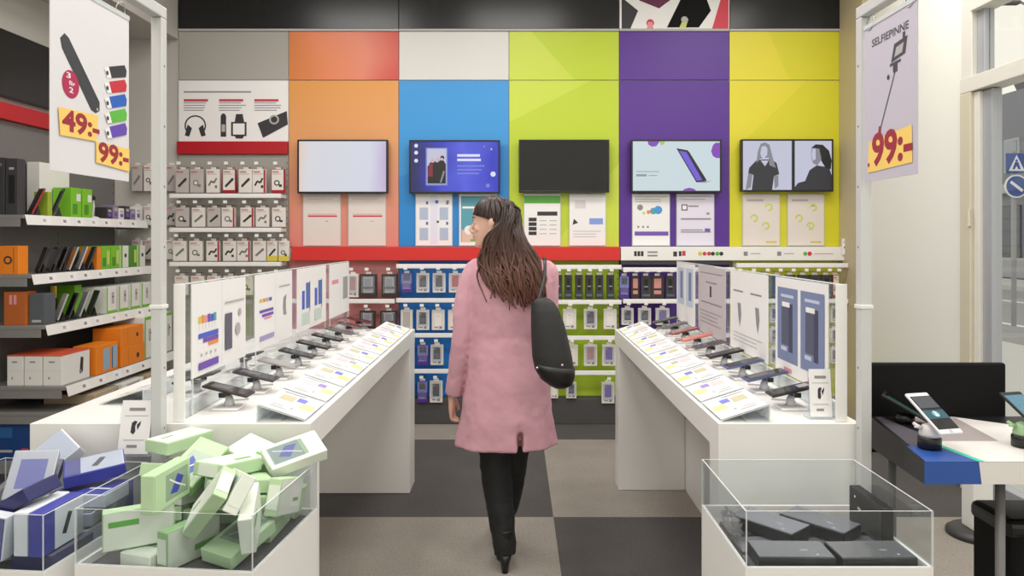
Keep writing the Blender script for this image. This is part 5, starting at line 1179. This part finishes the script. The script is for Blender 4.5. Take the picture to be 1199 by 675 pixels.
def heap(key, dims, names, fn):
    bx, by, rz, fz = BINS[key]
    Mb = Matrix.Translation((bx, by, fz + 0.0015)) @ Matrix.Rotation(rz, 4, 'Z')
    its = []
    for i, (x, y, z, a, b, c) in enumerate(SIMD[key]):
        its.append((i, Mb @ Matrix.Translation((x, y, z)) @ Euler((a, b, c)).to_matrix().to_4x4()))
    # describe each by depth row and place across, counted from the aisle
    its.sort(key=lambda e: e[1].translation.y)
    n = len(its); rows = 3 if n > 12 else 2; rn = ('near', 'middle', 'back') if rows == 3 else ('near', 'back')
    for r in range(rows):
        row = its[r * n // rows:(r + 1) * n // rows]
        row.sort(key=lambda e: -e[1].translation.x if key != 'K' else e[1].translation.x)
        for k, (i, M) in enumerate(row):
            fn(i, M, '%s, %s from the aisle, %s row of the %s' % ('%s', ORD[k], rn[r], names))
def boxart(q, dims, front, side, i, win):
    """an open-fronted carton: printed sides, a clear window with the goods behind"""
    a, b, c = dims
    q.box((0, 0, 0), dims, side, 0.0025)
    for s in (1, -1):
        p = Print(q, (-a / 2, -s * b / 2, s * c / 2), (1, 0, 0), (0, s, 0), a, b)
        p.rect(0.02, 0.03, 0.98, 0.97, front); win(p, i, s)
def g_fn(i, M, lab):
    loc, q4, _ = M.decompose(); d = (0.158, 0.094, 0.035)
    kind = ('mint box with blue window', 'white and mint box', 'plain mint box', 'mint box with pale label')[i % 4]
    t = thing('charger_box', lab % kind, 'box', loc, q4.to_euler(), 'pale green boxes in the bargain bin')
    def win(p, i, s):
        k = i % 4
        if k == 0 or (k == 1 and s > 0):
            p.rect(0.30, 0.15, 0.92, 0.85, mat('window_shade_green', (150, 170, 150), 0.2)); p.poly([(0.42, 0.3), (0.62, 0.25), (0.8, 0.6), (0.62, 0.75)], mat('charger_blue', (64, 76, 170), 0.35)); p.line([(0.4, 0.7), (0.6, 0.5), (0.85, 0.3)], 0.004, PAPER)
        elif k == 3: p.rect(0.1, 0.2, 0.5, 0.8, PAPER); p.rect(0.15, 0.55, 0.4, 0.65, INKG)
        else: p.rect(0.08, 0.6, 0.5, 0.75, INKG)
    q = MB(); boxart(q, d, (MINTW if i % 4 in (1, 2, 3) else MINT), (MINTW if i % 4 in (1,) else (MINTD if i % 5 == 0 else MINT)), i, win); q.build('box_body', t)
    if i % 4 in (0, 1):
        q = MB(); 
        q.bb(-0.02, 0.07, -0.036, 0.036, d[2] / 2 + 0.0012, d[2] / 2 + 0.0022, BAGGY); q.build('clear_window', t)
    q = MB(); q.bb(d[0] / 2 + 0.0002, d[0] / 2 + 0.0012, -0.03, 0.03, -d[2] * 0.42, d[2] * 0.42, MINTW); q.build('end_flap', t)
heap('G', None, 'green heap', g_fn)
def b_fn(i, M, lab):
    loc, q4, _ = M.decompose(); d = (0.149, 0.105, 0.035)
    kind = ('royal blue box', 'white box with a blue end', 'silver and blue box', 'white box', 'grey and navy box')[i % 5]
    t = thing('accessory_box', lab % kind, 'box', loc, q4.to_euler(), 'blue and white boxes in the bargain bin')
    fr = (BLU, BLUW, SLV, BLUW, CHARL)[i % 5]; sd = (BLUW, BLU, SLV, BLUW, BLUD)[i % 5]
    def win(p, i, s):
        k = i % 5
        if k == 1: p.rect(0.72, 0.03, 0.98, 0.97, BLU); p.poly([(0.3, 0.3), (0.4, 0.25), (0.55, 0.7), (0.45, 0.75)], INKD)
        elif k == 0: p.rect(0.1, 0.1, 0.4, 0.9, BLUD); p.rect(0.5, 0.4, 0.9, 0.5, BLUW)
        elif k == 2: p.rect(0.2, 0.2, 0.8, 0.8, BLU)
        elif k == 3: p.rect(0.1, 0.6, 0.35, 0.8, INKB); p.rect(0.1, 0.2, 0.6, 0.25, LGREY)
        else: p.rect(0.1, 0.15, 0.6, 0.85, DARK)
    q = MB(); boxart(q, d, fr, sd, i, win); q.build('box_body', t)
    q = MB()
    q.bb(-0.07, 0.07, -0.05, 0.05, d[2] / 2 + 0.0012, d[2] / 2 + 0.0022, BAGGY); q.build('clear_wrap', t)
heap('B', None, 'blue heap', b_fn)
def k_fn(i, M, lab):
    loc, q4, _ = M.decompose(); d = (0.184, 0.099, 0.031)
    t = thing('black_box', lab % ('charcoal box', 'black box in clear wrap', 'slate grey box')[i % 3], 'box', loc, q4.to_euler(), 'black boxes in the bargain bin')
    def win(p, i, s): p.rect(0.08, 0.1, 0.92, 0.9, (CHAR, BLACK, CHARL)[i % 3]); p.rect(0.62, 0.42, 0.72, 0.5, LGREY); p.disc(0.8, 0.2, 0.02, PAPER, 8)
    q = MB(); boxart(q, d, (CHAR, DARK, CHARL)[i % 3], BLACK, i, win); q.build('box_body', t)
    q = MB(); q.bb(-0.09, 0.09, -0.046, 0.046, d[2] / 2 + 0.0012, d[2] / 2 + 0.0022, BAGGY); q.build('clear_wrap', t)
T5 = 0.0165
SIMD['K'] = [(x, y, T5, 0, 0, 0.02 * k) for k, (x, y) in enumerate(((-0.105, -0.135), (0.095, -0.135), (-0.10, -0.02), (0.10, -0.02), (-0.095, 0.092), (0.10, 0.098)))]
SIMD['K'] += [(-0.09, -0.132, T5 + 0.0345, 0, 0, -0.02), (0.105, -0.134, T5 + 0.0345, 0, 0, 0.03), (-0.075, 0.055, T5 + 0.0345, 0, 0, -0.87), (0.062, 0.06, T5 + 0.0345, 0, 0, -0.87), (0.194, 0.045, 0.0500 + 0.0345, math.pi / 2, 0, math.pi / 2)]
heap('K', None, 'black heap', k_fn)
q = MB(); pr_ = random.Random(9); t_ = thing('plastic_wrap', 'crumpled clear plastic wrap among the black boxes in the bargain bin', 'wrap', (BINS['K'][0] - 0.182, BINS['K'][1] + 0.045, BINS['K'][3] + 0.037))
bmw = bmesh.new(); bmesh.ops.create_icosphere(bmw, subdivisions=4, radius=1.0)
from mathutils import noise as NZ
for v in bmw.verts:
    n_ = NZ.turbulence(v.co * 2.3, 3, True, noise_basis='VORONOI_F1') 
    v.co = V((v.co.x * 0.018, v.co.y * 0.080, v.co.z * 0.026 + 0.026)) * (0.72 + 0.4 * n_)
zl = min(v.co.z for v in bmw.verts); bmw.verts.index_update()
q.add([v.co - V((0, 0, zl)) for v in bmw.verts], [[v.index for v in f.verts] for f in bmw.faces], clear_mat('crumpled_wrap', (200, 202, 208), 2.2, 0.12, 0.12)); bmw.free(); q.build('wrap_sheet', t_)
# sign card clipped to the back of the blue bin
aframe(-1.128, 2.142, 0.856, 0.098, 0.165, 0.22, 'white sign card in a clear holder behind the heap of blue boxes')
# ---------------------------------------------------------------- the woman
YC = 3.34
ROOT = V((wx(596, YC), YC, 0))
wo = thing('person', 'woman seen from behind in a long pink coat walking between the phone tables, head turned', 'person', ROOT)
def P(px, py, dy=0.0):
    Y = YC + dy
    return V((wx(px, Y), Y, wz(py, Y)))
SKIN = mat('skin', (222, 178, 158), 0.5, noise=0.04, nscale=30)
COAT = mat('coat_pink_wool', (204, 156, 168), 0.8, noise=0.07, nscale=25, bump=0.35, bscale=260, spec=0.2)
TROU = mat('trousers_black', (26, 26, 27), 0.7, noise=0.15, nscale=20, bump=0.2, bscale=120)
BOOT = mat('boot_black_leather', (24, 21, 21), 0.35)
OFF = -ROOT
def crv(pts, n=24):
    """smooth path through points (Catmull-Rom)"""
    pts = [V(p) for p in pts]; out = []
    ext = [pts[0] * 2 - pts[1]] + pts + [pts[-1] * 2 - pts[-2]]
    seg = len(pts) - 1
    for i in range(n + 1):
        u = i / n * seg; k = min(int(u), seg - 1); t = u - k
        a, b, c, d = ext[k:k + 4]
        out.append(0.5 * ((2 * b) + (c - a) * t + (2 * a - 5 * b + 4 * c - d) * t * t + (3 * b - a - 3 * c + d) * t ** 3))
    return out
def lerp_r(rs, n=24):
    seg = len(rs) - 1; o = []
    for i in range(n + 1):
        u = i / n * seg; k = min(int(u), seg - 1); t = u - k; t = t * t * (3 - 2 * t)
        a, b = rs[k], rs[k + 1]
        o.append(tuple(x + (y - x) * t for x, y in zip(a, b)) if isinstance(a, tuple) else a + (b - a) * t)
    return o
def limb(q, pts, rs, m, n=16, flat=None): q.tube(crv(pts), lerp_r(rs), m, n, None, True, flat)

# head frame: local -Y looks along F (to her left, a little away from us)
HC = P(576.5, 262)
TH = math.radians(-103)
MH = Matrix.Translation(HC) @ Matrix.Rotation(TH, 4, 'Z') @ Matrix.Rotation(math.radians(5), 4, 'X') @ Matrix.Scale(1.0, 4)
def head(q):
    HP = [(-.108, -.066, -.035, .016), (-.103, -.080, -.02, .029), (-.092, -.087, 0.0, .040), (-.076, -.085, .03, .049), (-.060, -.087, .052, .055), (-.040, -.088, .068, .060), (-.020, -.086, .082, .0645), (0, -.083, .092, .0685), (.015, -.081, .098, .0705), (.032, -.086, .102, .072), (.052, -.088, .104, .0725), (.072, -.083, .101, .070), (.090, -.069, .090, .061), (.105, -.046, .068, .045), (.113, -.018, .042, .024)]
    rings = []
    for z, yf, yb, hw in HP:
        cy, hy = (yf + yb) / 2, (yb - yf) / 2
        rings.append([V((hw * math.copysign(abs(math.cos(a)) ** 0.92, math.cos(a)), cy + hy * math.copysign(abs(math.sin(a)) ** 0.95, math.sin(a)), z)) for a in [2 * math.pi * k / 48 for k in range(48)]])
    q.loft(rings, SKIN, MH)
    q.tube([(0, -0.078, 0.026), (0, -0.086, 0.010), (0, -0.101, -0.010), (0, -0.1105, -0.024)], [0.006, 0.0075, 0.009, 0.009], SKIN, 12, MH)
    q.ell((0, -0.098, -0.030), (0.015, 0.012, 0.008), SKIN, MH)
    q.ell((0, -0.084, -0.0465), (0.022, 0.011, 0.006), SKIN, MH); q.ell((0, -0.083, -0.0575), (0.020, 0.011, 0.0065), SKIN, MH)
    q.ell((0, -0.077, -0.092), (0.018, 0.014, 0.014), SKIN, MH)
    for s in (-1, 1):
        q.ell((s * 0.034, -0.058, -0.018), (0.022, 0.020, 0.022), SKIN, MH)
        q.ell((s * 0.0735, 0.012, -0.006), (0.008, 0.016, 0.029), SKIN, MH); q.ell((s * 0.080, 0.018, 0.004), (0.006, 0.014, 0.021), SKIN, MH); q.ell((s * 0.073, 0.004, -0.036), (0.006, 0.008, 0.009), SKIN, MH)
        q.ell((s * 0.031, -0.069, 0.012), (0.016, 0.012, 0.010), SKIN, MH)
b = MB()
head(b)
b.tube([HC + V((0.012, 0.01, -0.03)), P(585, 288, 0.01), P(592, 303, 0.005), P(596, 318, 0)], [0.05, 0.048, 0.055, 0.08], SKIN, 20)
b.tube([P(597, 306), P(597, 330), P(595, 395), P(595, 470), P(593, 510)], [(0.14, 0.06), (0.15, 0.085), (0.115, 0.075), (0.14, 0.10), (0.13, 0.10)], SKIN, 20, None, True, (1, 0, 0))
LARM = [P(557, 319, 0), P(545.5, 352, -0.01), P(542.5, 390, -0.015), P(536.5, 430, 0.015), P(531, 463, 0.04)]
RARM = [P(639.5, 320, 0), P(640.5, 350, 0.02), P(638, 388, 0.04), P(632, 400, 0.16), P(622, 392, 0.27)]
limb(b, LARM, [0.045, 0.042, 0.037, 0.032, 0.024], SKIN); limb(b, RARM, [0.045, 0.042, 0.037, 0.032, 0.024], SKIN)
def hand(q, w, dn, sd, fw, sc=1.0, curl=0.5):
    """w wrist, dn towards the finger tips, sd palm normal (to the thigh), fw towards the thumb"""
    w, dn, sd, fw = V(w), V(dn).normalized(), V(sd).normalized(), V(fw).normalized()
    k = w + dn * 0.085 * sc
    q.tube([w - dn * 0.02, w + dn * 0.025 * sc, w + dn * 0.06 * sc, k], [(0.026, 0.021), (0.034 * sc, 0.017), (0.040 * sc, 0.015), (0.037 * sc, 0.012)], SKIN, 14, None, True, fw)
    for i, (o, L) in enumerate(((0.030, 0.072), (0.010, 0.080), (-0.011, 0.074), (-0.031, 0.058))):
        p = k + fw * o * sc - dn * 0.014; a = curl * (0.8 + 0.12 * i); pts = [p]; ang = 0.12; d = dn
        for f in (0.46, 0.30, 0.24):
            d = (dn * math.cos(ang) + sd * math.sin(ang)); p = p + d * (L * sc * f + (0.012 if f == 0.46 else 0)); pts.append(p); ang += a
        q.tube(crv(pts, 10), lerp_r([0.0092 * sc, 0.0088 * sc, 0.0078 * sc, 0.0062 * sc], 10), SKIN, 10)
    p = w + dn * 0.022 * sc + fw * 0.026 * sc
    q.tube(crv([p, p + dn * 0.028 * sc + fw * 0.020 * sc + sd * 0.008, p + dn * 0.058 * sc + fw * 0.022 * sc + sd * 0.018, p + dn * 0.078 * sc + fw * 0.016 * sc + sd * 0.024], 10), lerp_r([0.013 * sc, 0.0115 * sc, 0.010 * sc, 0.007 * sc], 10), SKIN, 10)
hand(b, P(529.5, 464, 0.045), (-0.03, 0.18, -1), (1, 0.15, 0.1), (0.15, 1, 0.15), 0.92, 0.55)
hand(b, P(624, 391.5, 0.28), (-0.7, 0.7, 0.15), (-0.2, 0.1, -1), (-0.6, -0.6, 0.2), 0.92, 0.6)
# legs: left foot planted and near us, right foot stepping ahead
LLEG = [P(582, 495, 0.0), P(580, 530, -0.01), P(582, 562, -0.01), P(586, 598, -0.03), P(590, 630, -0.05), P(591.5, 648, -0.06)]
RLEG = [P(606, 495, 0.02), P(601, 530, 0.06), P(598, 562, 0.12), P(594, 590, 0.18), P(587, 606, 0.235), P(585, 614, 0.25)]
limb(b, LLEG, [0.080, 0.066, 0.058, 0.052, 0.040, 0.034], SKIN); limb(b, RLEG, [0.080, 0.066, 0.058, 0.052, 0.040, 0.034], SKIN)
LA, RA = LLEG[-1], RLEG[-1]
for a in (LA, RA):
    b.tube(crv([a + V((0, -0.012, 0.02)), V((a.x, a.y - 0.01, 0.085)), V((a.x - 0.004, a.y + 0.06, 0.055)), V((a.x - 0.012, a.y + 0.15, 0.022))], 12), lerp_r([0.032, 0.030, 0.028, 0.016], 12), SKIN, 12)
body = fuse(b, 'body', wo, 0.0042, 3, 0.5, OFF)
# face details
q = MB()
EYEW = mat('eye_white', (230, 226, 222), 0.2); IRIS = mat('eye_iris', (60, 42, 32), 0.2)
for s in (-1, 1):
    q.ell((s * 0.031, -0.0755, 0.013), (0.0105, 0.0085, 0.0055), EYEW, MH, 14, 8); q.ell((s * 0.032, -0.0825, 0.013), (0.0042, 0.0028, 0.0045), IRIS, MH, 10, 6)
    q.tube([(s * 0.019, -0.081, 0.017), (s * 0.031, -0.0835, 0.0195), (s * 0.044, -0.075, 0.016)], [0.0012, 0.0016, 0.001], IRIS, 6, MH)
q.build('eye', wo, OFF)
q = MB()
for s in (-1, 1): q.tube([(s * 0.013, -0.086, 0.032), (s * 0.032, -0.0805, 0.038), (s * 0.050, -0.066, 0.033)], [(0.0028, 0.002), (0.003, 0.002), (0.0012, 0.001)], mat('hair_brow', (52, 36, 30), 0.6), 6, MH)
q.build('eyebrow', wo, OFF)
q = MB(); q.tube([(-0.019, -0.088, -0.050), (0, -0.0945, -0.0475), (0.019, -0.088, -0.050)], [0.002, 0.0042, 0.002], mat('lip_rose', (190, 104, 104), 0.4), 8, MH); q.tube([(-0.017, -0.088, -0.055), (0, -0.0935, -0.0575), (0.017, -0.088, -0.055)], [0.002, 0.0045, 0.002], mat('lip_rose', (190, 104, 104)), 8, MH)
q.build('lips', wo, OFF)

# coat
def ringat(pl, pr, py, b_, fold=0.0, slit=0.0, n=72, sq=2.0, cy=0.0, tilt=0.0):
    cx = (pl + pr) / 2; A, Z_ = P(cx, py), wz(py, YC); a = (wx(pr, YC) - wx(pl, YC)) / 2
    r = []
    for k in range(n):
        th = 2 * math.pi * k / n
        f = 1 + fold * (0.55 * math.sin(5 * th + 0.6) + 0.45 * math.sin(9 * th + 2.0))
        c, s = math.cos(th), math.sin(th)
        x = a * math.copysign(abs(c) ** (2 / sq), c) * f; y = b_ * math.copysign(abs(s) ** (2 / sq), s) * f
        if slit and s < 0:
            d = abs(A.x + x - wx(609, YC - b_))
            if d < 0.012: y += slit * min(1, (1 - d / 0.012) * 2)
        r.append(V((A.x + x, A.y + cy + y, Z_ + tilt * c * a)))
    return r
coat = MB()
T_ = [(574, 618, 293, 0.055, 0, 0, 2.2), (568, 624, 299, 0.068, 0, 0, 2.2), (560, 635, 305, 0.086, 0, 0, 2.2), (552, 646, 315, 0.103, 0, 0, 2.3), (549, 649, 330, 0.116, 0, 0, 2.3), (548, 646, 350, 0.120, .006, 0, 2.2), (549, 639, 372, 0.113, .010, 0, 2.1), (549, 634, 393, 0.104, .012, 0, 2.1), (548, 636, 412, 0.110, .014, 0, 2), (546, 640, 435, 0.122, .018, 0, 2), (543, 643, 460, 0.134, .024, 0, 2), (538, 646, 485, 0.146, .032, 0, 2), (536, 647.5, 497, 0.150, .036, 0.004, 2), (534.5, 648.7, 504, 0.152, .038, 0.07, 2), (533, 650, 510, 0.154, .04, 0.10, 2), (531, 652, 520, 0.158, .044, 0.11, 2)]
coat.loft([ringat(a, b_, y, d, f, sl, 220, sq) for a, b_, y, d, f, sl, sq in T_][::-1], COAT)
limb(coat, [P(566, 313, 0)] + LARM[:1] + LARM[1:4] + [P(530.5, 462, 0.035)], [0.040, 0.054, 0.053, 0.049, 0.046, 0.042], COAT, 20)
limb(coat, [P(631, 314, 0)] + RARM[:4] + [P(625, 394, 0.24)], [0.040, 0.054, 0.053, 0.050, 0.046, 0.042], COAT, 20)
co = fuse(coat, 'coat', wo, 0.006, 2, 0.5, OFF, wrinkle=(0.10, 0.012))
q = MB()      # stand collar, cuff seams, back seam
q.tube([P(574, 298, -0.05), P(584, 297.5, -0.066), P(596, 298, -0.074), P(609, 298, -0.066), P(618, 299, -0.048)], [(0.012, 0.006)] * 5, COAT, 10, None, True, (0, 0, 1))
q.build('collar', wo, OFF)
def coat_y(x, py):
    """depth of the coat's near surface at world x and picture height py"""
    for (a, b) in zip(T_, T_[1:]):
        if a[2] <= py <= b[2]:
            t = (py - a[2]) / (b[2] - a[2]); l = a[0] + (b[0] - a[0]) * t; r = a[1] + (b[1] - a[1]) * t; d = a[3] + (b[3] - a[3]) * t
            c, h = (wx(l, YC) + wx(r, YC)) / 2, (wx(r, YC) - wx(l, YC)) / 2
            u = max(-0.96, min(0.96, (x - c) / h)); return -d * math.sqrt(1 - u * u)
    return -0.05
# trousers, boots
q = MB()
limb(q, LLEG[:5] + [LA + V((0, 0, -0.005))], [0.086, 0.074, 0.070, 0.062, 0.054, 0.050], TROU, 20)
limb(q, RLEG[:5] + [RA], [0.086, 0.072, 0.066, 0.058, 0.050, 0.046], TROU, 20)
fuse(q, 'trousers', wo, 0.0055, 2, 0.5, OFF, wrinkle=(0.05, 0.008))
for a in (LA, RA):
    q = MB(); hx, hy = a.x, a.y
    q.tube(crv([V((hx, hy - 0.003, 0.185)), V((hx, hy - 0.006, 0.13)), V((hx, hy - 0.006, 0.095)), V((hx - 0.004, hy + 0.05, 0.068)), V((hx - 0.009, hy + 0.12, 0.034)), V((hx - 0.016, hy + 0.185, 0.020))], 24), lerp_r([0.040, 0.037, 0.038, 0.038, 0.038, 0.018], 24), BOOT, 16, None, True)
    bt = fuse(q, 'boot', wo, 0.004, 2, 0.5, OFF)
    q = MB(); q.tube([V((hx, hy - 0.022, 0.075)), V((hx, hy - 0.027, 0.045)), V((hx, hy - 0.030, 0.002))], [0.030, 0.020, 0.014], BOOT, 14)
    q.tube([V((hx - 0.005, hy + 0.06, 0.0285)), V((hx - 0.009, hy + 0.11, 0.006)), V((hx - 0.018, hy + 0.19, 0.005))], [(0.024, 0.005), (0.036, 0.005), (0.018, 0.004)], BOOT, 12, None, True, (1, 0, 0))
    h = q.build('heel_and_sole', bt)

# hair
HAIR = bpy.data.materials.new('hair_brown'); HAIR.use_nodes = True
nt = HAIR.node_tree; pb = nt.nodes['Principled BSDF']
tc = nt.nodes.new('ShaderNodeTexCoord'); mp = nt.nodes.new('ShaderNodeMapping'); mp.inputs['Scale'].default_value = (160, 160, 5)
nz = nt.nodes.new('ShaderNodeTexNoise'); nz.inputs['Scale'].default_value = 1.0; nz.inputs['Detail'].default_value = 3
nt.links.new(tc.outputs['Object'], mp.inputs[0]); nt.links.new(mp.outputs[0], nz.inputs['Vector'])
sp = nt.nodes.new('ShaderNodeSeparateXYZ'); nt.links.new(tc.outputs['Object'], sp.inputs[0])
mr = nt.nodes.new('ShaderNodeMapRange'); mr.inputs['From Min'].default_value = 1.22; mr.inputs['From Max'].default_value = 1.56; mr.inputs['To Min'].default_value = 1.0; mr.inputs['To Max'].default_value = 0.0
nt.links.new(sp.outputs[2], mr.inputs[0])
ca = nt.nodes.new('ShaderNodeMix'); ca.data_type = 'RGBA'; ca.inputs[6].default_value = lin((52, 38, 34)); ca.inputs[7].default_value = lin((104, 66, 54))
nt.links.new(mr.outputs[0], ca.inputs[0])
ms = nt.nodes.new('ShaderNodeMapRange'); ms.inputs['From Min'].default_value = 0.3; ms.inputs['From Max'].default_value = 0.7; ms.inputs['To Min'].default_value = 0.6; ms.inputs['To Max'].default_value = 1.45
nt.links.new(nz.outputs['Fac'], ms.inputs[0])
vm = nt.nodes.new('ShaderNodeVectorMath'); vm.operation = 'SCALE'; nt.links.new(ca.outputs[2], vm.inputs[0]); nt.links.new(ms.outputs[0], vm.inputs['Scale'])
nt.links.new(vm.outputs[0], pb.inputs['Base Color']); pb.inputs['Roughness'].default_value = 0.38; pb.inputs['Specular IOR Level'].default_value = 0.45
hr = MB(); rr = random.Random(5)
# cap over crown and back of the head, hairline left open at the face
capv, capf = [], []
N1, N2 = 40, 22
def cap_pt(u, v, e=0.0):
    """u round the head from the brow (0) to the nape (1) both sides, v from crown 0 to edge 1"""
    ph = math.pi * 2 * u - math.pi / 2              # -90 deg = face direction (-Y)
    fr = (1 + math.cos(ph + math.pi / 2)) / 2       # 1 at the face, 0 at the nape
    lim = math.radians(77 + 55 * (1 - fr) ** 1.6)
    el = lim * v
    return V((0.0825 * math.sin(el) * math.cos(ph) * (1 + e), 0.015 + 0.1035 * math.sin(el) * math.sin(ph) * (1 + e), 0.021 + 0.103 * math.cos(el) * (1 + e)))
for j in range(N2 + 1):
    for i in range(N1): capv.append(cap_pt(i / N1, j / N2, 0.012 * math.sin(i * 2.6) * (j / N2)))
for j in range(N2):
    for i in range(N1): a, c = j * N1 + i, j * N1 + (i + 1) % N1; capf.append([a, a + N1, c + N1, c])
hr.add(capv, capf, HAIR, MH, True)
TOPX = [566, 571, 578, 588, 598, 605]
def lock(t, dz, thick, jit):
    """t 0..1 across the fall of hair, from behind the ear to the far side"""
    k = lambda a, b: a + (b - a) * t
    j = lambda s: rr.gauss(0, s) * jit
    top = MH @ cap_pt((0.5 + 0.46 * (0.55 - t)) % 1.0, 0.35 + 0.1 * rr.random(), 0.02)
    # side of the head facing us: local +X of the head frame is turned by TH
    s1 = P(k(591, 604) + j(1.5), k(257, 252) + j(2), 0); s1.y = YC - 0.088 + 0.075 * max(0, t - 0.55) * 2 - dz * 0.5
    s2 = P(k(573, 611) + j(2), k(284, 276) + j(2), -0.095 + 0.04 * max(0, t - 0.6) - dz)
    x3 = k(565.5, 624) + j(2.2); s3 = P(x3, 303 + j(2), 0); s3.y = YC + min(coat_y(s3.x, 303), -0.07) - 0.022 - dz
    x4 = k(569, 635) + j(2.5); s4 = P(x4, 326 + j(2), 0); s4.y = YC + coat_y(s4.x, 326) - 0.016 - dz
    ye = 341 + 13 * min(1, max(0, (t - 0.1) / 0.4)) + j(4) - (16 * math.exp(-((t - 0.24) / 0.09) ** 2)); x5 = k(578, 637) + j(3)
    s5 = P(x5, ye, 0); s5.y = YC + coat_y(s5.x, min(ye, 380)) - 0.012 - dz * 0.6
    pts = crv([top, s1, s2, s3, s4, s5], 22)
    rs = lerp_r([(0.012 * thick, 0.006), (0.016 * thick, 0.009), (0.017 * thick, 0.010), (0.016 * thick, 0.009), (0.012 * thick, 0.007), (0.0025, 0.002)], 22)
    hr.tube(pts, rs, HAIR, 8, None, True, (1, 0, 0))
for layer, (dz, n, th, jt) in enumerate(((-0.006, 16, 1.15, 0.5), (0.004, 20, 0.9, 1.0), (0.011, 20, 0.55, 1.6), (0.014, 26, 0.28, 2.2))):
    for i in range(n): lock(min(1, max(0, (i + 0.5 * rr.random()) / (n - 1))), dz + rr.uniform(0, 0.004), th, jt)
# locks swept over the crown from the parting and down in front of the ear
for i in range(26):
    u = rr.uniform(0.03, 0.20) if i < 9 else rr.uniform(0.12, 0.88)
    pts = [MH @ cap_pt(u * 1.0, v, 0.02 + 0.012 * rr.random()) for v in (0.1, 0.4, 0.7, 0.98)]
    hr.tube(crv(pts, 12), lerp_r([(0.006, 0.003), (0.012, 0.005), (0.012, 0.005), (0.005, 0.003)], 12), HAIR, 8)
hr.build('hair', wo, OFF)

# shoulder bag
BAGM = mat('bag_black', (34, 33, 34), 0.55, noise=0.12, nscale=30, bump=0.15, bscale=150); BAGL = mat('bag_black_leather', (22, 21, 22), 0.4)
bgx = P(645, 400, -0.21)
bag = thing('shoulder_bag', 'black soft shoulder bag hanging at the right hip of the woman', 'bag', bgx)
BOF = -bgx
q = MB(); rings = []
for py, l, r, d in ((349, 628, 641, 0.018), (354, 623, 649, 0.030), (364, 621.5, 655, 0.042), (380, 621.5, 661, 0.052), (400, 622, 666, 0.060), (418, 623, 670, 0.064), (432, 626, 672, 0.064), (442, 632, 671.5, 0.060), (449, 641, 669, 0.048), (453, 649, 662, 0.026)):
    c, h = P((l + r) / 2, py, -0.235), (wx(r, YC - 0.235) - wx(l, YC - 0.235)) / 2
    rings.append([c + V((h * math.copysign(abs(math.cos(a)) ** 0.85, math.cos(a)), d * math.copysign(abs(math.sin(a)) ** 0.85, math.sin(a)), 0.0)) for a in [2 * math.pi * k / 40 for k in range(40)]])
q.loft(rings[::-1], BAGM)
fuse(q, 'bag_body', bag, 0.006, 4, 0.5, BOF)
q = MB(); rings = []
for py, l, r, d in ((428, 624.5, 673, 0.0665), (434, 626, 673, 0.067), (443, 632, 672.5, 0.063), (450, 641, 670, 0.050), (454.5, 649, 663, 0.026)):
    c, h = P((l + r) / 2 + 0.3, py + (r - 650) * 0, -0.235), (wx(r, YC - 0.235) - wx(l, YC - 0.235)) / 2
    rings.append([c + V((h * math.copysign(abs(math.cos(a)) ** 0.85, math.cos(a)), d * math.copysign(abs(math.sin(a)) ** 0.85, math.sin(a)), 0.012 * -math.cos(a) if py < 440 else 0)) for a in [2 * math.pi * k / 40 for k in range(40)]])
q.loft(rings[::-1], BAGL); q.build('leather_base', bag, BOF)
for x, y in ((628.5, 428), (657, 425)):
    q = MB(); c = P(x, y, -0.235); c.y = YC - 0.299; q.ell(c, (0.006, 0.005, 0.006), STEEL, None, 12, 8); q.build('stud', bag, BOF)
q = MB(); sp_ = crv([P(629, 358, -0.245), P(635, 335, -0.20), P(638, 318, -0.15), P(638, 306, -0.095), P(637, 301.5, -0.02), P(637, 304, 0.07), P(637, 318, 0.135), P(638, 335, 0.145)], 40)
q.tube(sp_, [(0.0075, 0.003)] * len(sp_), BAGL, 8, None, True, (1, 0, 0)); q.build('strap', bag, BOF)
